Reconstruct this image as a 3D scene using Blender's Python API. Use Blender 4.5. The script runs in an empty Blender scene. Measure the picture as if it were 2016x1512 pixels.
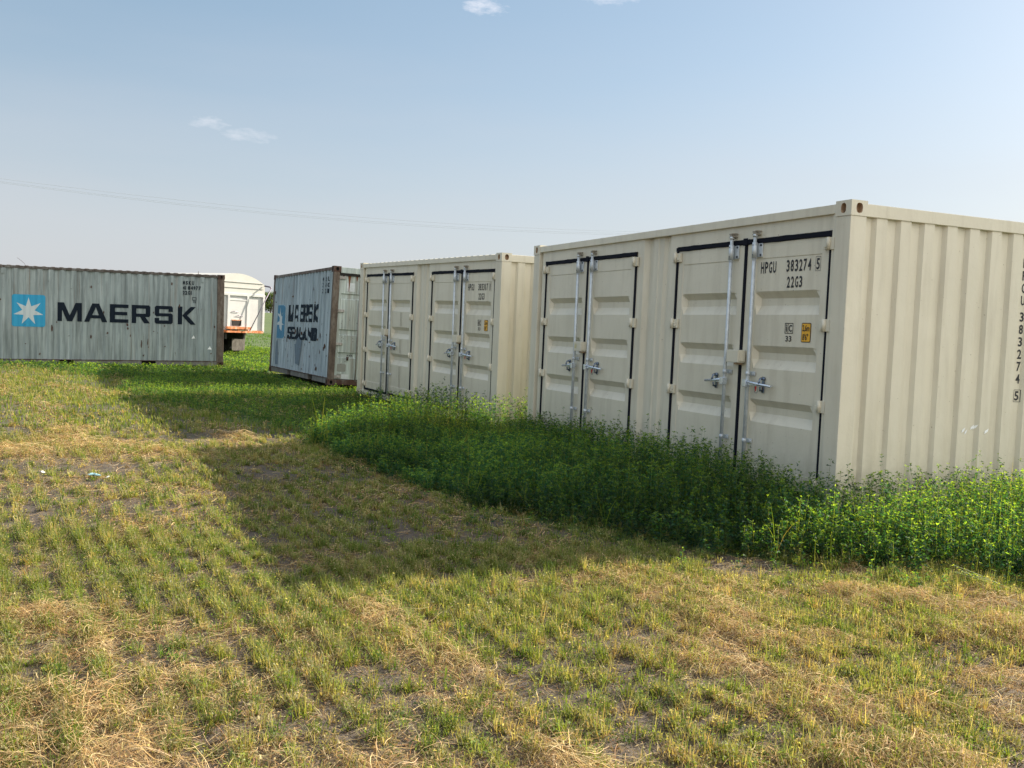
import bpy, bmesh, math, random
import numpy as np
from mathutils import Vector, Matrix

random.seed(7)
rng = np.random.default_rng(11)
SC = bpy.context.scene
COL = SC.collection

# ------------------------------------------------------------------ camera
CAM_H = 1.5
PITCH, ROLL = math.radians(3.08), math.radians(2.66)
cam = bpy.data.cameras.new('camera')
cam.sensor_width = 36.0
cam.lens = 36.0 * 2000.0 / 2016.0
cam.clip_start = 0.05
cam.clip_end = 20000
camo = bpy.data.objects.new('camera', cam)
COL.objects.link(camo)
camo.matrix_world = (Matrix.Translation((0, 0, CAM_H)) @ Matrix.Rotation(math.pi / 2 - PITCH, 4, 'X')
                     @ Matrix.Rotation(ROLL, 4, 'Z'))
SC.camera = camo

# ------------------------------------------------------------------ light
SUN_EL = math.radians(29.7)
SUN_AZ = math.atan2(0.833, 0.553)          # clockwise from +Y
world = bpy.data.worlds.new('World')
SC.world = world
world.use_nodes = True
wn, wl = world.node_tree.nodes, world.node_tree.links
for n in list(wn):
    wn.remove(n)
w_out = wn.new('ShaderNodeOutputWorld')
w_bg = wn.new('ShaderNodeBackground')
w_sky = wn.new('ShaderNodeTexSky')
w_sky.sky_type = 'NISHITA'
w_sky.sun_disc = False
w_sky.sun_elevation = SUN_EL
w_sky.sun_rotation = SUN_AZ
w_sky.altitude = 250
w_sky.air_density = 1.0
w_sky.dust_density = 1.9
w_sky.ozone_density = 1.5
w_bg.inputs['Strength'].default_value = 0.069
wl.new(w_bg.outputs[0], w_out.inputs[0])


def cloud_mask(direction, rx, rz, seed, amount):
    """A small wispy cloud round a compass direction of the sky."""
    d = Vector(direction).normalized()
    side = Vector((d.y, -d.x, 0)).normalized()
    up = side.cross(d).normalized()
    tc = wn.new('ShaderNodeTexCoord')
    outs = []
    for ax, r in ((side, rx), (up, rz)):
        v = wn.new('ShaderNodeVectorMath'); v.operation = 'DOT_PRODUCT'
        wl.new(tc.outputs['Generated'], v.inputs[0]); v.inputs[1].default_value = ax
        s = wn.new('ShaderNodeMath'); s.operation = 'SUBTRACT'
        wl.new(v.outputs['Value'], s.inputs[0]); s.inputs[1].default_value = d.dot(ax)
        m = wn.new('ShaderNodeMath'); m.operation = 'DIVIDE'
        wl.new(s.outputs[0], m.inputs[0]); m.inputs[1].default_value = r
        p = wn.new('ShaderNodeMath'); p.operation = 'MULTIPLY'
        wl.new(m.outputs[0], p.inputs[0]); wl.new(m.outputs[0], p.inputs[1])
        outs.append(p)
    a = wn.new('ShaderNodeMath'); a.operation = 'ADD'
    wl.new(outs[0].outputs[0], a.inputs[0]); wl.new(outs[1].outputs[0], a.inputs[1])
    f = wn.new('ShaderNodeVectorMath'); f.operation = 'DOT_PRODUCT'
    wl.new(tc.outputs['Generated'], f.inputs[0]); f.inputs[1].default_value = d
    nz = wn.new('ShaderNodeTexNoise'); nz.noise_dimensions = '4D'
    nz.inputs['W'].default_value = seed; nz.inputs['Scale'].default_value = 70; nz.inputs['Detail'].default_value = 5
    nz.inputs['Roughness'].default_value = 0.62
    mp = wn.new('ShaderNodeVectorMath'); mp.operation = 'MULTIPLY'
    wl.new(tc.outputs['Generated'], mp.inputs[0]); mp.inputs[1].default_value = (1, 1, 2.6)
    wl.new(mp.outputs[0], nz.inputs['Vector'])
    # density = noise * 1.7 - r^2 - 0.35
    k = wn.new('ShaderNodeMath'); k.operation = 'MULTIPLY_ADD'
    wl.new(nz.outputs['Fac'], k.inputs[0]); k.inputs[1].default_value = 2.4; k.inputs[2].default_value = -0.62
    q = wn.new('ShaderNodeMath'); q.operation = 'SUBTRACT'
    wl.new(k.outputs[0], q.inputs[0]); wl.new(a.outputs[0], q.inputs[1])
    c = wn.new('ShaderNodeMapRange'); c.inputs['To Max'].default_value = amount
    c.inputs['From Max'].default_value = 0.8
    wl.new(q.outputs[0], c.inputs['Value'])
    g = wn.new('ShaderNodeMath'); g.operation = 'GREATER_THAN'; g.inputs[1].default_value = 0.5
    wl.new(f.outputs['Value'], g.inputs[0])
    r = wn.new('ShaderNodeMath'); r.operation = 'MULTIPLY'
    wl.new(c.outputs[0], r.inputs[0]); wl.new(g.outputs[0], r.inputs[1])
    return r


# pale summer haze mixed over the sky, then three small clouds
SKY_HAZE = (2.1, 2.95, 3.55, 1)
LOWHAZE = (4.3, 4.28, 4.5, 1)
REAR_FILL = (11.0, 10.8, 10.2, 1)
TOP_FILL = (7.5, 8.2, 9.2, 1)
sky_mix = wn.new('ShaderNodeMixRGB'); sky_mix.inputs['Fac'].default_value = 0.5
wl.new(w_sky.outputs[0], sky_mix.inputs['Color1']); sky_mix.inputs['Color2'].default_value = SKY_HAZE
w_tc = wn.new('ShaderNodeTexCoord'); w_sep = wn.new('ShaderNodeSeparateXYZ')
wl.new(w_tc.outputs['Generated'], w_sep.inputs[0])
# pinkish grey haze low over the horizon, uneven
w_hn = wn.new('ShaderNodeTexNoise'); w_hn.inputs['Scale'].default_value = 3.5; w_hn.inputs['Detail'].default_value = 5
w_hs = wn.new('ShaderNodeVectorMath'); w_hs.operation = 'MULTIPLY'; w_hs.inputs[1].default_value = (1, 1, 5)
wl.new(w_tc.outputs['Generated'], w_hs.inputs[0]); wl.new(w_hs.outputs[0], w_hn.inputs['Vector'])
w_ha = wn.new('ShaderNodeMath'); w_ha.operation = 'MULTIPLY_ADD'; w_ha.inputs[1].default_value = .10
wl.new(w_hn.outputs['Fac'], w_ha.inputs[0]); wl.new(w_sep.outputs[2], w_ha.inputs[2])
w_hz = wn.new('ShaderNodeMapRange'); w_hz.interpolation_type = 'SMOOTHSTEP'
w_hz.inputs['From Min'].default_value = .36; w_hz.inputs['From Max'].default_value = .04
w_hz.inputs['To Min'].default_value = 0; w_hz.inputs['To Max'].default_value = .72
wl.new(w_ha.outputs[0], w_hz.inputs['Value'])
low = wn.new('ShaderNodeMixRGB'); wl.new(w_hz.outputs[0], low.inputs['Fac'])
wl.new(sky_mix.outputs[0], low.inputs['Color1']); low.inputs['Color2'].default_value = LOWHAZE
# extra brightness added overhead, above the view, to lift the shaded faces
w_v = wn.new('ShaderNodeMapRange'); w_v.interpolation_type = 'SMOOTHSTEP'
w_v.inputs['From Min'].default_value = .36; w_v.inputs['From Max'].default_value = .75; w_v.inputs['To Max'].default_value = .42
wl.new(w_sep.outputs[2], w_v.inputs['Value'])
top_fill = wn.new('ShaderNodeMixRGB'); wl.new(w_v.outputs[0], top_fill.inputs['Fac'])
wl.new(low.outputs[0], top_fill.inputs['Color1']); top_fill.inputs['Color2'].default_value = TOP_FILL
# bright sky patch added low at right rear, unseen, to light shaded walls
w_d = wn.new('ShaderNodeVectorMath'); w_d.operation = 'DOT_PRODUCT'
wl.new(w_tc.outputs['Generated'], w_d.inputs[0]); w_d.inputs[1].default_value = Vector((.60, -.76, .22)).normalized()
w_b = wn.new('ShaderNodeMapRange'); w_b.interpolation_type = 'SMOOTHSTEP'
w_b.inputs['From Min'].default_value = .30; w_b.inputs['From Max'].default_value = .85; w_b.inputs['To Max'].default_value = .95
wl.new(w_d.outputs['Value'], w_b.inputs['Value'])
rear_fill = wn.new('ShaderNodeMixRGB'); wl.new(w_b.outputs[0], rear_fill.inputs['Fac'])
wl.new(top_fill.outputs[0], rear_fill.inputs['Color1']); rear_fill.inputs['Color2'].default_value = REAR_FILL
last = rear_fill.outputs[0]


def sky_dir(px, py):
    u2, v2 = (px - 1008) / 2000.0, (756 - py) / 2000.0
    cr, sr, c, s = math.cos(ROLL), math.sin(ROLL), math.cos(PITCH), math.sin(PITCH)
    u, v = u2 * cr - v2 * sr, u2 * sr + v2 * cr
    return (u, c + v * s, -s + v * c)


for (px, py, rx, rz, sd, am) in ((955, 12, .030, .011, 3.1, .36), (412, 241, .024, .0075, 8.3, .17),
                                 (490, 267, .032, .0085, 5.2, .17), (1205, -6, .036, .009, 1.7, .3)):
    mk = cloud_mask(sky_dir(px, py), rx, rz, sd, am)
    mx = wn.new('ShaderNodeMixRGB')
    wl.new(mk.outputs[0], mx.inputs['Fac']); wl.new(last, mx.inputs['Color1'])
    mx.inputs['Color2'].default_value = (8.2, 7.7, 7.8, 1)
    last = mx.outputs[0]
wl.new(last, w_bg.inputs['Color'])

sun = bpy.data.lights.new('sun', 'SUN')
sun.energy = 5.0
sun.angle = math.radians(0.6)
sun.color = (1.0, 0.90, 0.74)
suno = bpy.data.objects.new('sun', sun)
COL.objects.link(suno)
sv = Vector((math.cos(SUN_EL) * math.sin(SUN_AZ), math.cos(SUN_EL) * math.cos(SUN_AZ), math.sin(SUN_EL)))
suno.rotation_euler = sv.to_track_quat('Z', 'Y').to_euler()
suno.location = sv * 60

SC.view_settings.view_transform = 'Standard'
SC.view_settings.look = 'None'
SC.view_settings.exposure = 1.27
SC.view_settings.gamma = 1.0
SC.render.engine = 'CYCLES'
SC.cycles.max_bounces = 6
SC.cycles.transparent_max_bounces = 4

# ------------------------------------------------------------------ tags


def tag(o, label=None, cat=None, group=None, kind=None):
    if label: o['label'] = label
    if cat: o['category'] = cat
    if group: o['group'] = group
    if kind: o['kind'] = kind
    return o


def empty(name, matrix):
    o = bpy.data.objects.new(name, None)
    COL.objects.link(o)
    o.matrix_world = matrix
    o.empty_display_size = 0.3
    return o


# ------------------------------------------------------------------ materials
class NT:
    def __init__(self, name):
        self.m = bpy.data.materials.new(name)
        self.m.use_nodes = True
        self.n, self.l = self.m.node_tree.nodes, self.m.node_tree.links
        self.b = self.n['Principled BSDF']
        self.out = self.n['Material Output']

    def new(self, t, **kw):
        x = self.n.new(t)
        for k, v in kw.items():
            setattr(x, k, v)
        return x

    def put(self, node, sock, val):
        if hasattr(val, 'links') or isinstance(val, bpy.types.NodeSocket):
            self.l.new(val, node.inputs[sock])
        else:
            node.inputs[sock].default_value = val

    def coord(self, scale=(1, 1, 1), kind='Object'):
        tc = self.new('ShaderNodeTexCoord')
        mp = self.new('ShaderNodeMapping')
        mp.inputs['Scale'].default_value = scale
        self.l.new(tc.outputs[kind], mp.inputs['Vector'])
        return mp.outputs[0]

    def noise(self, scale, detail=4, rough=.55, vec=None, dist=0):
        x = self.new('ShaderNodeTexNoise')
        x.inputs['Scale'].default_value = scale
        x.inputs['Detail'].default_value = detail
        x.inputs['Roughness'].default_value = rough
        x.inputs['Distortion'].default_value = dist
        if vec is not None: self.l.new(vec, x.inputs['Vector'])
        return x.outputs['Fac']

    def ramp(self, fac, stops):
        r = self.new('ShaderNodeValToRGB')
        e = r.color_ramp.elements
        while len(e) < len(stops): e.new(0.5)
        for i, (p, c) in enumerate(stops):
            e[i].position = p
            e[i].color = c if len(c) == 4 else (*c, 1)
        self.l.new(fac, r.inputs['Fac'])
        return r.outputs['Color']

    def mix(self, fac, a, b, mode='MIX'):
        x = self.new('ShaderNodeMixRGB'); x.blend_type = mode
        self.put(x, 'Fac', fac)
        for s, v in (('Color1', a), ('Color2', b)):
            if isinstance(v, tuple): v = v if len(v) == 4 else (*v, 1)
            self.put(x, s, v)
        return x.outputs['Color']

    def math(self, op, a, b=0.0):
        x = self.new('ShaderNodeMath'); x.operation = op
        self.put(x, 0, a); self.put(x, 1, b)
        return x.outputs[0]

    def bump(self, h, strength=.3, dist=.01):
        x = self.new('ShaderNodeBump')
        x.inputs['Strength'].default_value = strength
        x.inputs['Distance'].default_value = dist
        self.l.new(h, x.inputs['Height'])
        self.l.new(x.outputs[0], self.b.inputs['Normal'])

    def set(self, **kw):
        for k, v in kw.items():
            k = k.replace('_', ' ')
            if isinstance(v, tuple) and len(v) == 3: v = (*v, 1)
            self.put(self.b, k, v)
        return self.m


def g1(v): return (v, v, v)


M = {}


def mat_simple(name, color, rough=.5, metal=0.0, vary=.08, scale=6):
    t = NT(name)
    n = t.noise(scale, 5, .6, t.coord())
    lo = tuple(c * (1 - vary) for c in color); hi = tuple(min(1, c * (1 + vary)) for c in color)
    c = t.ramp(n, [(.3, lo), (.7, hi)])
    t.set(Base_Color=c, Roughness=rough, Metallic=metal)
    return t.m


def mat_beige():
    t = NT('beige_paint')
    v = t.coord()
    n1 = t.noise(1.3, 5, .6, v)
    n2 = t.noise(40, 3, .6, v)
    st = t.noise(9, 4, .6, t.coord((1, 1, .12)))
    c = t.ramp(n1, [(.3, (.635, .590, .475)), (.7, (.695, .645, .520))])
    c = t.mix(t.ramp(st, [(.47, g1(0)), (.72, g1(.50))]), c, (.49, .44, .34))
    lowd = t.new('ShaderNodeSeparateXYZ'); t.l.new(t.coord(), lowd.inputs[0])
    mud = t.math('MULTIPLY', t.ramp(t.math('ADD', lowd.outputs[2], t.math('MULTIPLY', t.noise(7, 5, .7, v), .5)), [(.30, g1(1)), (.95, g1(0))]), t.ramp(t.noise(14, 6, .75, v), [(.35, g1(0)), (.7, g1(.75))]))
    c = t.mix(mud, c, (.34, .29, .21))
    # dust low on the walls
    geo = t.new('ShaderNodeSeparateXYZ'); t.l.new(t.coord(), geo.inputs[0])
    # chips
    sp = t.noise(38, 3, .6, v)
    c = t.mix(t.ramp(sp, [(.715, g1(0)), (.735, g1(.8))]), c, (.22, .16, .10))
    dn = t.noise(2.2, 3, .5, v)
    t.bump(t.mix(.12, dn, n2), .35, .03)
    rough = t.ramp(n2, [(.3, g1(.28)), (.7, g1(.42))])
    t.set(Base_Color=c, Roughness=rough)
    return t.m


def mat_oldpaint(name, c0, c1, rust_amt, streak=True, chips=.6):
    """Weathered container paint: base, dirt streaks, rust chips (object coordinates)."""
    t = NT(name)
    v = t.coord()
    n1 = t.noise(.9, 6, .6, v)
    c = t.ramp(n1, [(.3, c0), (.7, c1)])
    st = t.noise(11, 5, .65, t.coord((1, 1, .07)))
    c = t.mix(t.ramp(st, [(.44, g1(0)), (.66, g1(.75))]), c, tuple(x * .50 for x in c0))
    st3 = t.noise(13, 4, .6, t.coord((1, 1, .04)))
    c = t.mix(t.ramp(st3, [(.56, g1(0)), (.68, g1(.45))]), c, tuple(min(1, x * 1.55) for x in c1))
    st2 = t.noise(7, 4, .6, t.coord((1.3, 1, .05)))
    c = t.mix(t.ramp(st2, [(.56, g1(0)), (.74, g1(.65))]), c, (.15, .105, .07))
    pale = t.noise(5, 5, .7, t.coord((1, 1, .3)))
    c = t.mix(t.ramp(pale, [(.58, g1(0)), (.8, g1(.35))]), c, (.42, .46, .46))
    ch = t.noise(6.5, 8, .72, t.coord((1, 1, .55)), .6)
    c = t.mix(t.ramp(ch, [(chips, g1(0)), (chips + .02, g1(rust_amt))]), c, (.075, .040, .026))
    t.bump(t.mix(.5, n1, ch), .35, .02)
    t.set(Base_Color=c, Roughness=t.ramp(n1, [(.3, g1(.5)), (.7, g1(.7))]))
    return t.m


def mat_rust(name, dark, mid, hi, thr=.5):
    t = NT(name)
    n = t.noise(5, 8, .7, t.coord((1, 1, .35)))
    n2 = t.noise(24, 5, .6, t.coord((1, 1, .4)))
    c = t.ramp(n, [(.32, dark), (.5, mid), (thr + .17, hi)])
    c = t.mix(t.ramp(n2, [(.45, g1(0)), (.7, g1(.6))]), c, dark)
    t.bump(n2, .5, .01)
    t.set(Base_Color=c, Roughness=.85)
    return t.m


def mat_leafy(name, trans=.4, rough=.55, tint=(1.15, 1.25, .55)):
    """Foliage: vertex colour, diffuse + translucent + faint gloss."""
    t = NT(name)
    a = t.new('ShaderNodeAttribute'); a.attribute_name = 'col'
    d = t.new('ShaderNodeBsdfDiffuse'); t.l.new(a.outputs['Color'], d.inputs['Color'])
    tr = t.new('ShaderNodeBsdfTranslucent')
    t.l.new(t.mix(1.0, a.outputs['Color'], tint, 'MULTIPLY'), tr.inputs['Color'])
    m1 = t.new('ShaderNodeMixShader'); m1.inputs[0].default_value = trans
    t.l.new(d.outputs[0], m1.inputs[1]); t.l.new(tr.outputs[0], m1.inputs[2])
    gl = t.new('ShaderNodeBsdfGlossy'); gl.inputs['Roughness'].default_value = rough
    gl.inputs['Color'].default_value = (1, 1, 1, 1)
    m2 = t.new('ShaderNodeMixShader'); m2.inputs[0].default_value = .012
    t.l.new(m1.outputs[0], m2.inputs[1]); t.l.new(gl.outputs[0], m2.inputs[2])
    t.l.new(m2.outputs[0], t.out.inputs['Surface'])
    t.n.remove(t.b)
    return t.m


def mat_decal(name, color, fade, wear=.62, rough=.6):
    t = NT(name)
    n = t.noise(9, 7, .75, t.coord((1, 1, .5)), .3)
    c = t.mix(t.ramp(n, [(wear, g1(0)), (wear + .06, g1(.8))]), color, fade)
    t.set(Base_Color=c, Roughness=.9, Specular_IOR_Level=.15)
    return t.m


M['beige'] = mat_beige()
M['seal'] = mat_simple('black_rubber', (.006, .007, .014), .75)
M['seal'].node_tree.nodes['Principled BSDF'].inputs['Specular IOR Level'].default_value = .15
M['zinc'] = mat_simple('galvanised_steel', (.55, .59, .62), .45, .35, .15, 20)
M['chrome'] = mat_simple('bright_zinc_handle', (.62, .68, .76), .25, .7, .1, 20)
M['primer'] = mat_simple('brown_primer', (.40, .27, .17), .8, 0, .3, 30)
M['darkhole'] = mat_simple('dark_void', (.015, .013, .012), .9)
M['black'] = mat_simple('black_marking', (.012, .013, .018), .5)
M['yellow'] = mat_simple('yellow_sticker', (.78, .40, .02), .45)
M['white'] = mat_simple('white_marking', (.88, .89, .89), .5)
M['red'] = mat_simple('red_seal_tag', (.45, .02, .02), .5)
M['old_left'] = mat_oldpaint('weathered_grey_blue_paint', (.235, .283, .288), (.305, .352, .352), .85, chips=.655)
M['old_mid'] = mat_oldpaint('weathered_steel_blue_paint', (.30, .375, .415), (.37, .445, .485), .9, chips=.64)
M['old_door'] = mat_oldpaint('weathered_pale_green_door_paint', (.42, .48, .46), (.48, .54, .51), .7, chips=.69)
M['rust_dark'] = mat_rust('dark_rust', (.035, .018, .014), (.085, .042, .028), (.15, .14, .125))
M['rust_post'] = mat_rust('rusty_post_paint', (.050, .033, .026), (.130, .100, .078), (.22, .20, .17))
M['rust_rail'] = mat_rust('rusty_rail_paint', (.055, .035, .028), (.16, .12, .10), (.30, .31, .30))
M['rust_rail_dark'] = mat_rust('dark_top_rail_paint', (.035, .026, .022), (.09, .075, .065), (.20, .20, .19))
M['rail_grey'] = mat_rust('grey_bottom_rail_paint', (.10, .09, .075), (.17, .165, .15), (.22, .22, .20))
M['mk_navy'] = mat_decal('navy_lettering', (.010, .016, .026), (.10, .14, .15), .70)
M['mk_navy_old'] = mat_decal('faded_navy_lettering', (.018, .028, .040), (.20, .26, .29), .60)
M['mk_blue'] = mat_decal('light_blue_logo_paint', (.045, .31, .52), (.13, .27, .34), .66)
M['mk_blue_old'] = mat_decal('faded_blue_logo_paint', (.085, .22, .34), (.17, .25, .31), .58)
M['mk_star'] = mat_decal('pale_star_paint', (.50, .56, .58), (.32, .36, .37), .66)
M['mk_border'] = mat_decal('pale_logo_border', (.30, .44, .53), (.2, .28, .33), .6)


# ------------------------------------------------------------------ mesh helpers
class MB:
    """Collects shapes into one bmesh; build() links it as one object."""

    def __init__(self):
        self.bm = bmesh.new()

    def box(self, a, b, bevel=0.0):
        x0, y0, z0 = [min(a[i], b[i]) for i in range(3)]
        x1, y1, z1 = [max(a[i], b[i]) for i in range(3)]
        vs = [self.bm.verts.new(p) for p in ((x0, y0, z0), (x1, y0, z0), (x1, y1, z0), (x0, y1, z0),
                                             (x0, y0, z1), (x1, y0, z1), (x1, y1, z1), (x0, y1, z1))]
        fs = [self.bm.faces.new([vs[i] for i in f]) for f in
              ((3, 2, 1, 0), (4, 5, 6, 7), (0, 1, 5, 4), (1, 2, 6, 5), (2, 3, 7, 6), (3, 0, 4, 7))]
        if bevel > 0:
            es = list({e for f in fs for e in f.edges})
            bmesh.ops.bevel(self.bm, geom=es, offset=bevel, segments=2, affect='EDGES', profile=.6)
        return self

    def tube(self, pts, r, n=10, caps=True, rads=None):
        pts = [Vector(p) for p in pts]
        rings = []
        up = Vector((0, 0, 1))
        for i, p in enumerate(pts):
            d = (pts[min(i + 1, len(pts) - 1)] - pts[max(i - 1, 0)]).normalized()
            ref = up if abs(d.dot(up)) < .95 else Vector((1, 0, 0))
            a = d.cross(ref).normalized(); b = d.cross(a).normalized()
            rr = rads[i] if rads else r
            rings.append([self.bm.verts.new(p + a * rr * math.cos(2 * math.pi * k / n) + b * rr * math.sin(2 * math.pi * k / n))
                          for k in range(n)])
        for i in range(len(rings) - 1):
            for k in range(n):
                f = self.bm.faces.new([rings[i][k], rings[i][(k + 1) % n], rings[i + 1][(k + 1) % n], rings[i + 1][k]])
                f.smooth = n > 6
        if caps:
            self.bm.faces.new(rings[0][::-1]); self.bm.faces.new(rings[-1])
        return self

    def prism(self, poly, axis, t0, t1):
        """poly: 2-D outline; axis: which world axis it is extruded along."""
        def P(a, b, t):
            return {'x': (t, a, b), 'y': (a, t, b), 'z': (a, b, t)}[axis]
        lo = [self.bm.verts.new(P(a, b, t0)) for a, b in poly]
        hi = [self.bm.verts.new(P(a, b, t1)) for a, b in poly]
        n = len(poly)
        for i in range(n):
            self.bm.faces.new([lo[i], lo[(i + 1) % n], hi[(i + 1) % n], hi[i]])
        self.bm.faces.new(lo[::-1]); self.bm.faces.new(hi)
        return self

    def grid(self, us, vs, fn, smooth=False):
        g = [[self.bm.verts.new(fn(u, v)) for v in vs] for u in us]
        for i in range(len(us) - 1):
            for j in range(len(vs) - 1):
                f = self.bm.faces.new([g[i][j], g[i + 1][j], g[i + 1][j + 1], g[i][j + 1]])
                f.smooth = smooth
        return self

    def cup(self, cx, cy, w, h, depth, plane, n=20, outer=None):
        """Plate (outer=rect) with an oval hole and a cup behind; plane(a,b,d)->xyz."""
        pts = []
        for k in range(n):
            a = 2 * math.pi * k / n
            e = 2.6
            ca, sa = math.cos(a), math.sin(a)
            pts.append((cx + w / 2 * math.copysign(abs(ca) ** (2 / e), ca), cy + h / 2 * math.copysign(abs(sa) ** (2 / e), sa)))
        inn = [self.bm.verts.new(plane(a, b, 0)) for a, b in pts]
        back = [self.bm.verts.new(plane(a, b, depth)) for a, b in pts]
        for k in range(n):
            self.bm.faces.new([inn[k], inn[(k + 1) % n], back[(k + 1) % n], back[k]]).material_index = 1
        self.bm.faces.new(back).material_index = 1
        a0, b0, a1, b1 = outer
        o = [self.bm.verts.new(plane(a, b, 0)) for a, b in ((a0, b0), (a1, b0), (a1, b1), (a0, b1))]
        es = [self.bm.edges.new((o[i], o[(i + 1) % 4])) for i in range(4)]
        es += [self.bm.edges.get((inn[i], inn[(i + 1) % n])) for i in range(n)]
        bmesh.ops.triangle_fill(self.bm, use_beauty=True, edges=es)
        return self

    def build(self, name, mats, parent=None, matrix=None, normals=True):
        if normals:
            bmesh.ops.recalc_face_normals(self.bm, faces=self.bm.faces[:])
        me = bpy.data.meshes.new(name)
        self.bm.to_mesh(me); self.bm.free()
        for m in (mats if isinstance(mats, (list, tuple)) else [mats]):
            me.materials.append(m)
        o = bpy.data.objects.new(name, me)
        COL.objects.link(o)
        if parent is not None: o.parent = parent
        if matrix is not None: o.matrix_local = matrix
        return o


# ---- flat artwork (letters) cut to follow a corrugated sheet
_text_cache = {}


def text_polys(s, bold=0.0):
    """Triangulated outline of a string in Blender's own font, normalised to height 1."""
    key = (s, bold)
    if key in _text_cache: return _text_cache[key]
    cu = bpy.data.curves.new('tmp_text', 'FONT')
    cu.body = s; cu.size = 1.0; cu.offset = bold; cu.resolution_u = 3
    o = bpy.data.objects.new('tmp_text', cu)
    COL.objects.link(o)
    bpy.context.view_layer.update()
    me = bpy.data.meshes.new_from_object(o.evaluated_get(bpy.context.evaluated_depsgraph_get()))
    polys = [[(me.vertices[i].co.x, me.vertices[i].co.y) for i in p.vertices] for p in me.polygons]
    bpy.data.objects.remove(o); bpy.data.curves.remove(cu); bpy.data.meshes.remove(me)
    xs = [x for p in polys for x, y in p]; ys = [y for p in polys for x, y in p]
    x0, x1, y0, y1 = min(xs), max(xs), min(ys), max(ys)
    polys = [[((x - x0) / (x1 - x0), (y - y0) / (y1 - y0)) for x, y in p] for p in polys]
    _text_cache[key] = polys
    return polys


def place(polys, a0, a1, z0, z1):
    """Unit-box polygons to the box a0..a1 (left to right) and z0 (bottom)..z1 (top)."""
    return [[(a0 + (a1 - a0) * x, z0 + (z1 - z0) * y) for x, y in p] for p in polys]


def decal(name, polys, mat, parent, surf, breaks, off=.003, to3=None):
    """polys in wall coordinates (a,z); surf(a)->depth outward; breaks: a where the sheet bends."""
    bm = bmesh.new()
    for p in polys:
        try:
            bm.faces.new([bm.verts.new((a, 0, z)) for a, z in p])
        except ValueError:
            pass
    lo = min(a for p in polys for a, z in p); hi = max(a for p in polys for a, z in p)
    for b in breaks:
        if lo < b < hi:
            bmesh.ops.bisect_plane(bm, geom=bm.verts[:] + bm.edges[:] + bm.faces[:], plane_co=(b, 0, 0),
                                   plane_no=(1, 0, 0), dist=1e-6)
    for v in bm.verts:
        v.co = to3(v.co.x, surf(v.co.x) + off, v.co.z)
    me = bpy.data.meshes.new(name)
    bm.to_mesh(me); bm.free()
    me.materials.append(mat)
    o = bpy.data.objects.new(name, me)
    COL.objects.link(o); o.parent = parent
    return o


LET = {
    'M': [[(0, 0), (.18, 0), (.18, .62), (.18, 1), (0, 1)], [(.82, 0), (1, 0), (1, 1), (.82, 1), (.82, .6)],
          [(.18, .62), (.40, 0), (.5, .0), (.5, .32), (.26, 1), (.18, 1)], [(.5, 0), (.6, 0), (.82, .62), (.82, 1), (.74, 1), (.5, .32)]],
    'A': [[(0, 0), (.22, 0), (.50, .80), (.50, 1), (.35, 1)], [(.78, 0), (1, 0), (.65, 1), (.5, 1), (.5, .8)],
          [(.29, .2), (.71, .2), (.65, .37), (.35, .37)]],
    'E': [[(0, 0), (.27, 0), (.27, 1), (0, 1)], [(.27, 0), (1, 0), (1, .19), (.27, .19)], [(.27, .41), (.94, .41), (.94, .59), (.27, .59)],
          [(.27, .81), (1, .81), (1, 1), (.27, 1)]],
    'R': [[(0, 0), (.24, 0), (.24, 1), (0, 1)], [(.24, .81), (.76, .81), (.76, 1), (.24, 1)],
          [(.76, .35), (.93, .35), (1, .43), (1, .92), (.92, 1), (.76, 1)], [(.24, .35), (.76, .35), (.76, .53), (.24, .53)],
          [(.44, .35), (.68, 0), (.98, 0), (.74, .35)]],
    'S': [[(.08, 1), (0, .92), (0, .50), (.08, .42), (.24, .42), (.24, 1)], [(.24, .82), (1, .82), (1, .9), (.93, 1), (.24, 1)],
          [(.76, .68), (1, .68), (1, .82), (.76, .82)], [(.24, .42), (.76, .42), (.76, .59), (.24, .59)],
          [(.76, 0), (.92, 0), (1, .08), (1, .51), (.92, .59), (.76, .59)], [(.08, 0), (.76, 0), (.76, .19), (0, .19), (0, .08)],
          [(0, .19), (.24, .19), (.24, .32), (0, .32)]],
    'K': [[(0, 0), (.22, 0), (.22, 1), (0, 1)], [(.22, .50), (.70, 1), (1, 1), (.52, .52), (.36, .34)], [(.22, .50), (.52, .54), (1, 0), (.70, 0)]],
    'L': [[(0, 0), (.28, 0), (.28, 1), (0, 1)], [(.28, 0), (1, 0), (1, .2), (.28, .2)]],
    'N': [[(0, 0), (.22, 0), (.22, 1), (0, 1)], [(.78, 0), (1, 0), (1, 1), (.78, 1)], [(.22, .68), (.22, 1), (.30, 1), (.78, .32), (.78, 0), (.70, 0)]],
    'D': [[(0, 0), (.25, 0), (.25, 1), (0, 1)], [(.25, .81), (.74, .81), (.74, 1), (.25, 1)], [(.25, 0), (.74, 0), (.74, .19), (.25, .19)],
          [(.74, 0), (.9, 0), (1, .14), (1, .86), (.9, 1), (.74, 1)]],
}
for k in ('K',):
    LET[k] = [[(0, 0), (.23, 0), (.23, 1), (0, 1)], [(.23, .50), (.36, .36), (1, 1), (.70, 1)], [(.36, .36), (.70, 0), (1, 0), (.515, .515)]]


def star7(cx, cz, R, r):
    """Seven-pointed star as convex kites."""
    out = []
    for k in range(7):
        a = math.pi / 2 + 2 * math.pi * k / 7
        p = [(cx, cz)]
        for q, rad in ((-math.pi / 7, r), (0, R), (math.pi / 7, r)):
            p.append((cx + rad * math.cos(a + q), cz + rad * math.sin(a + q)))
        out.append(p)
    return out


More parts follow.
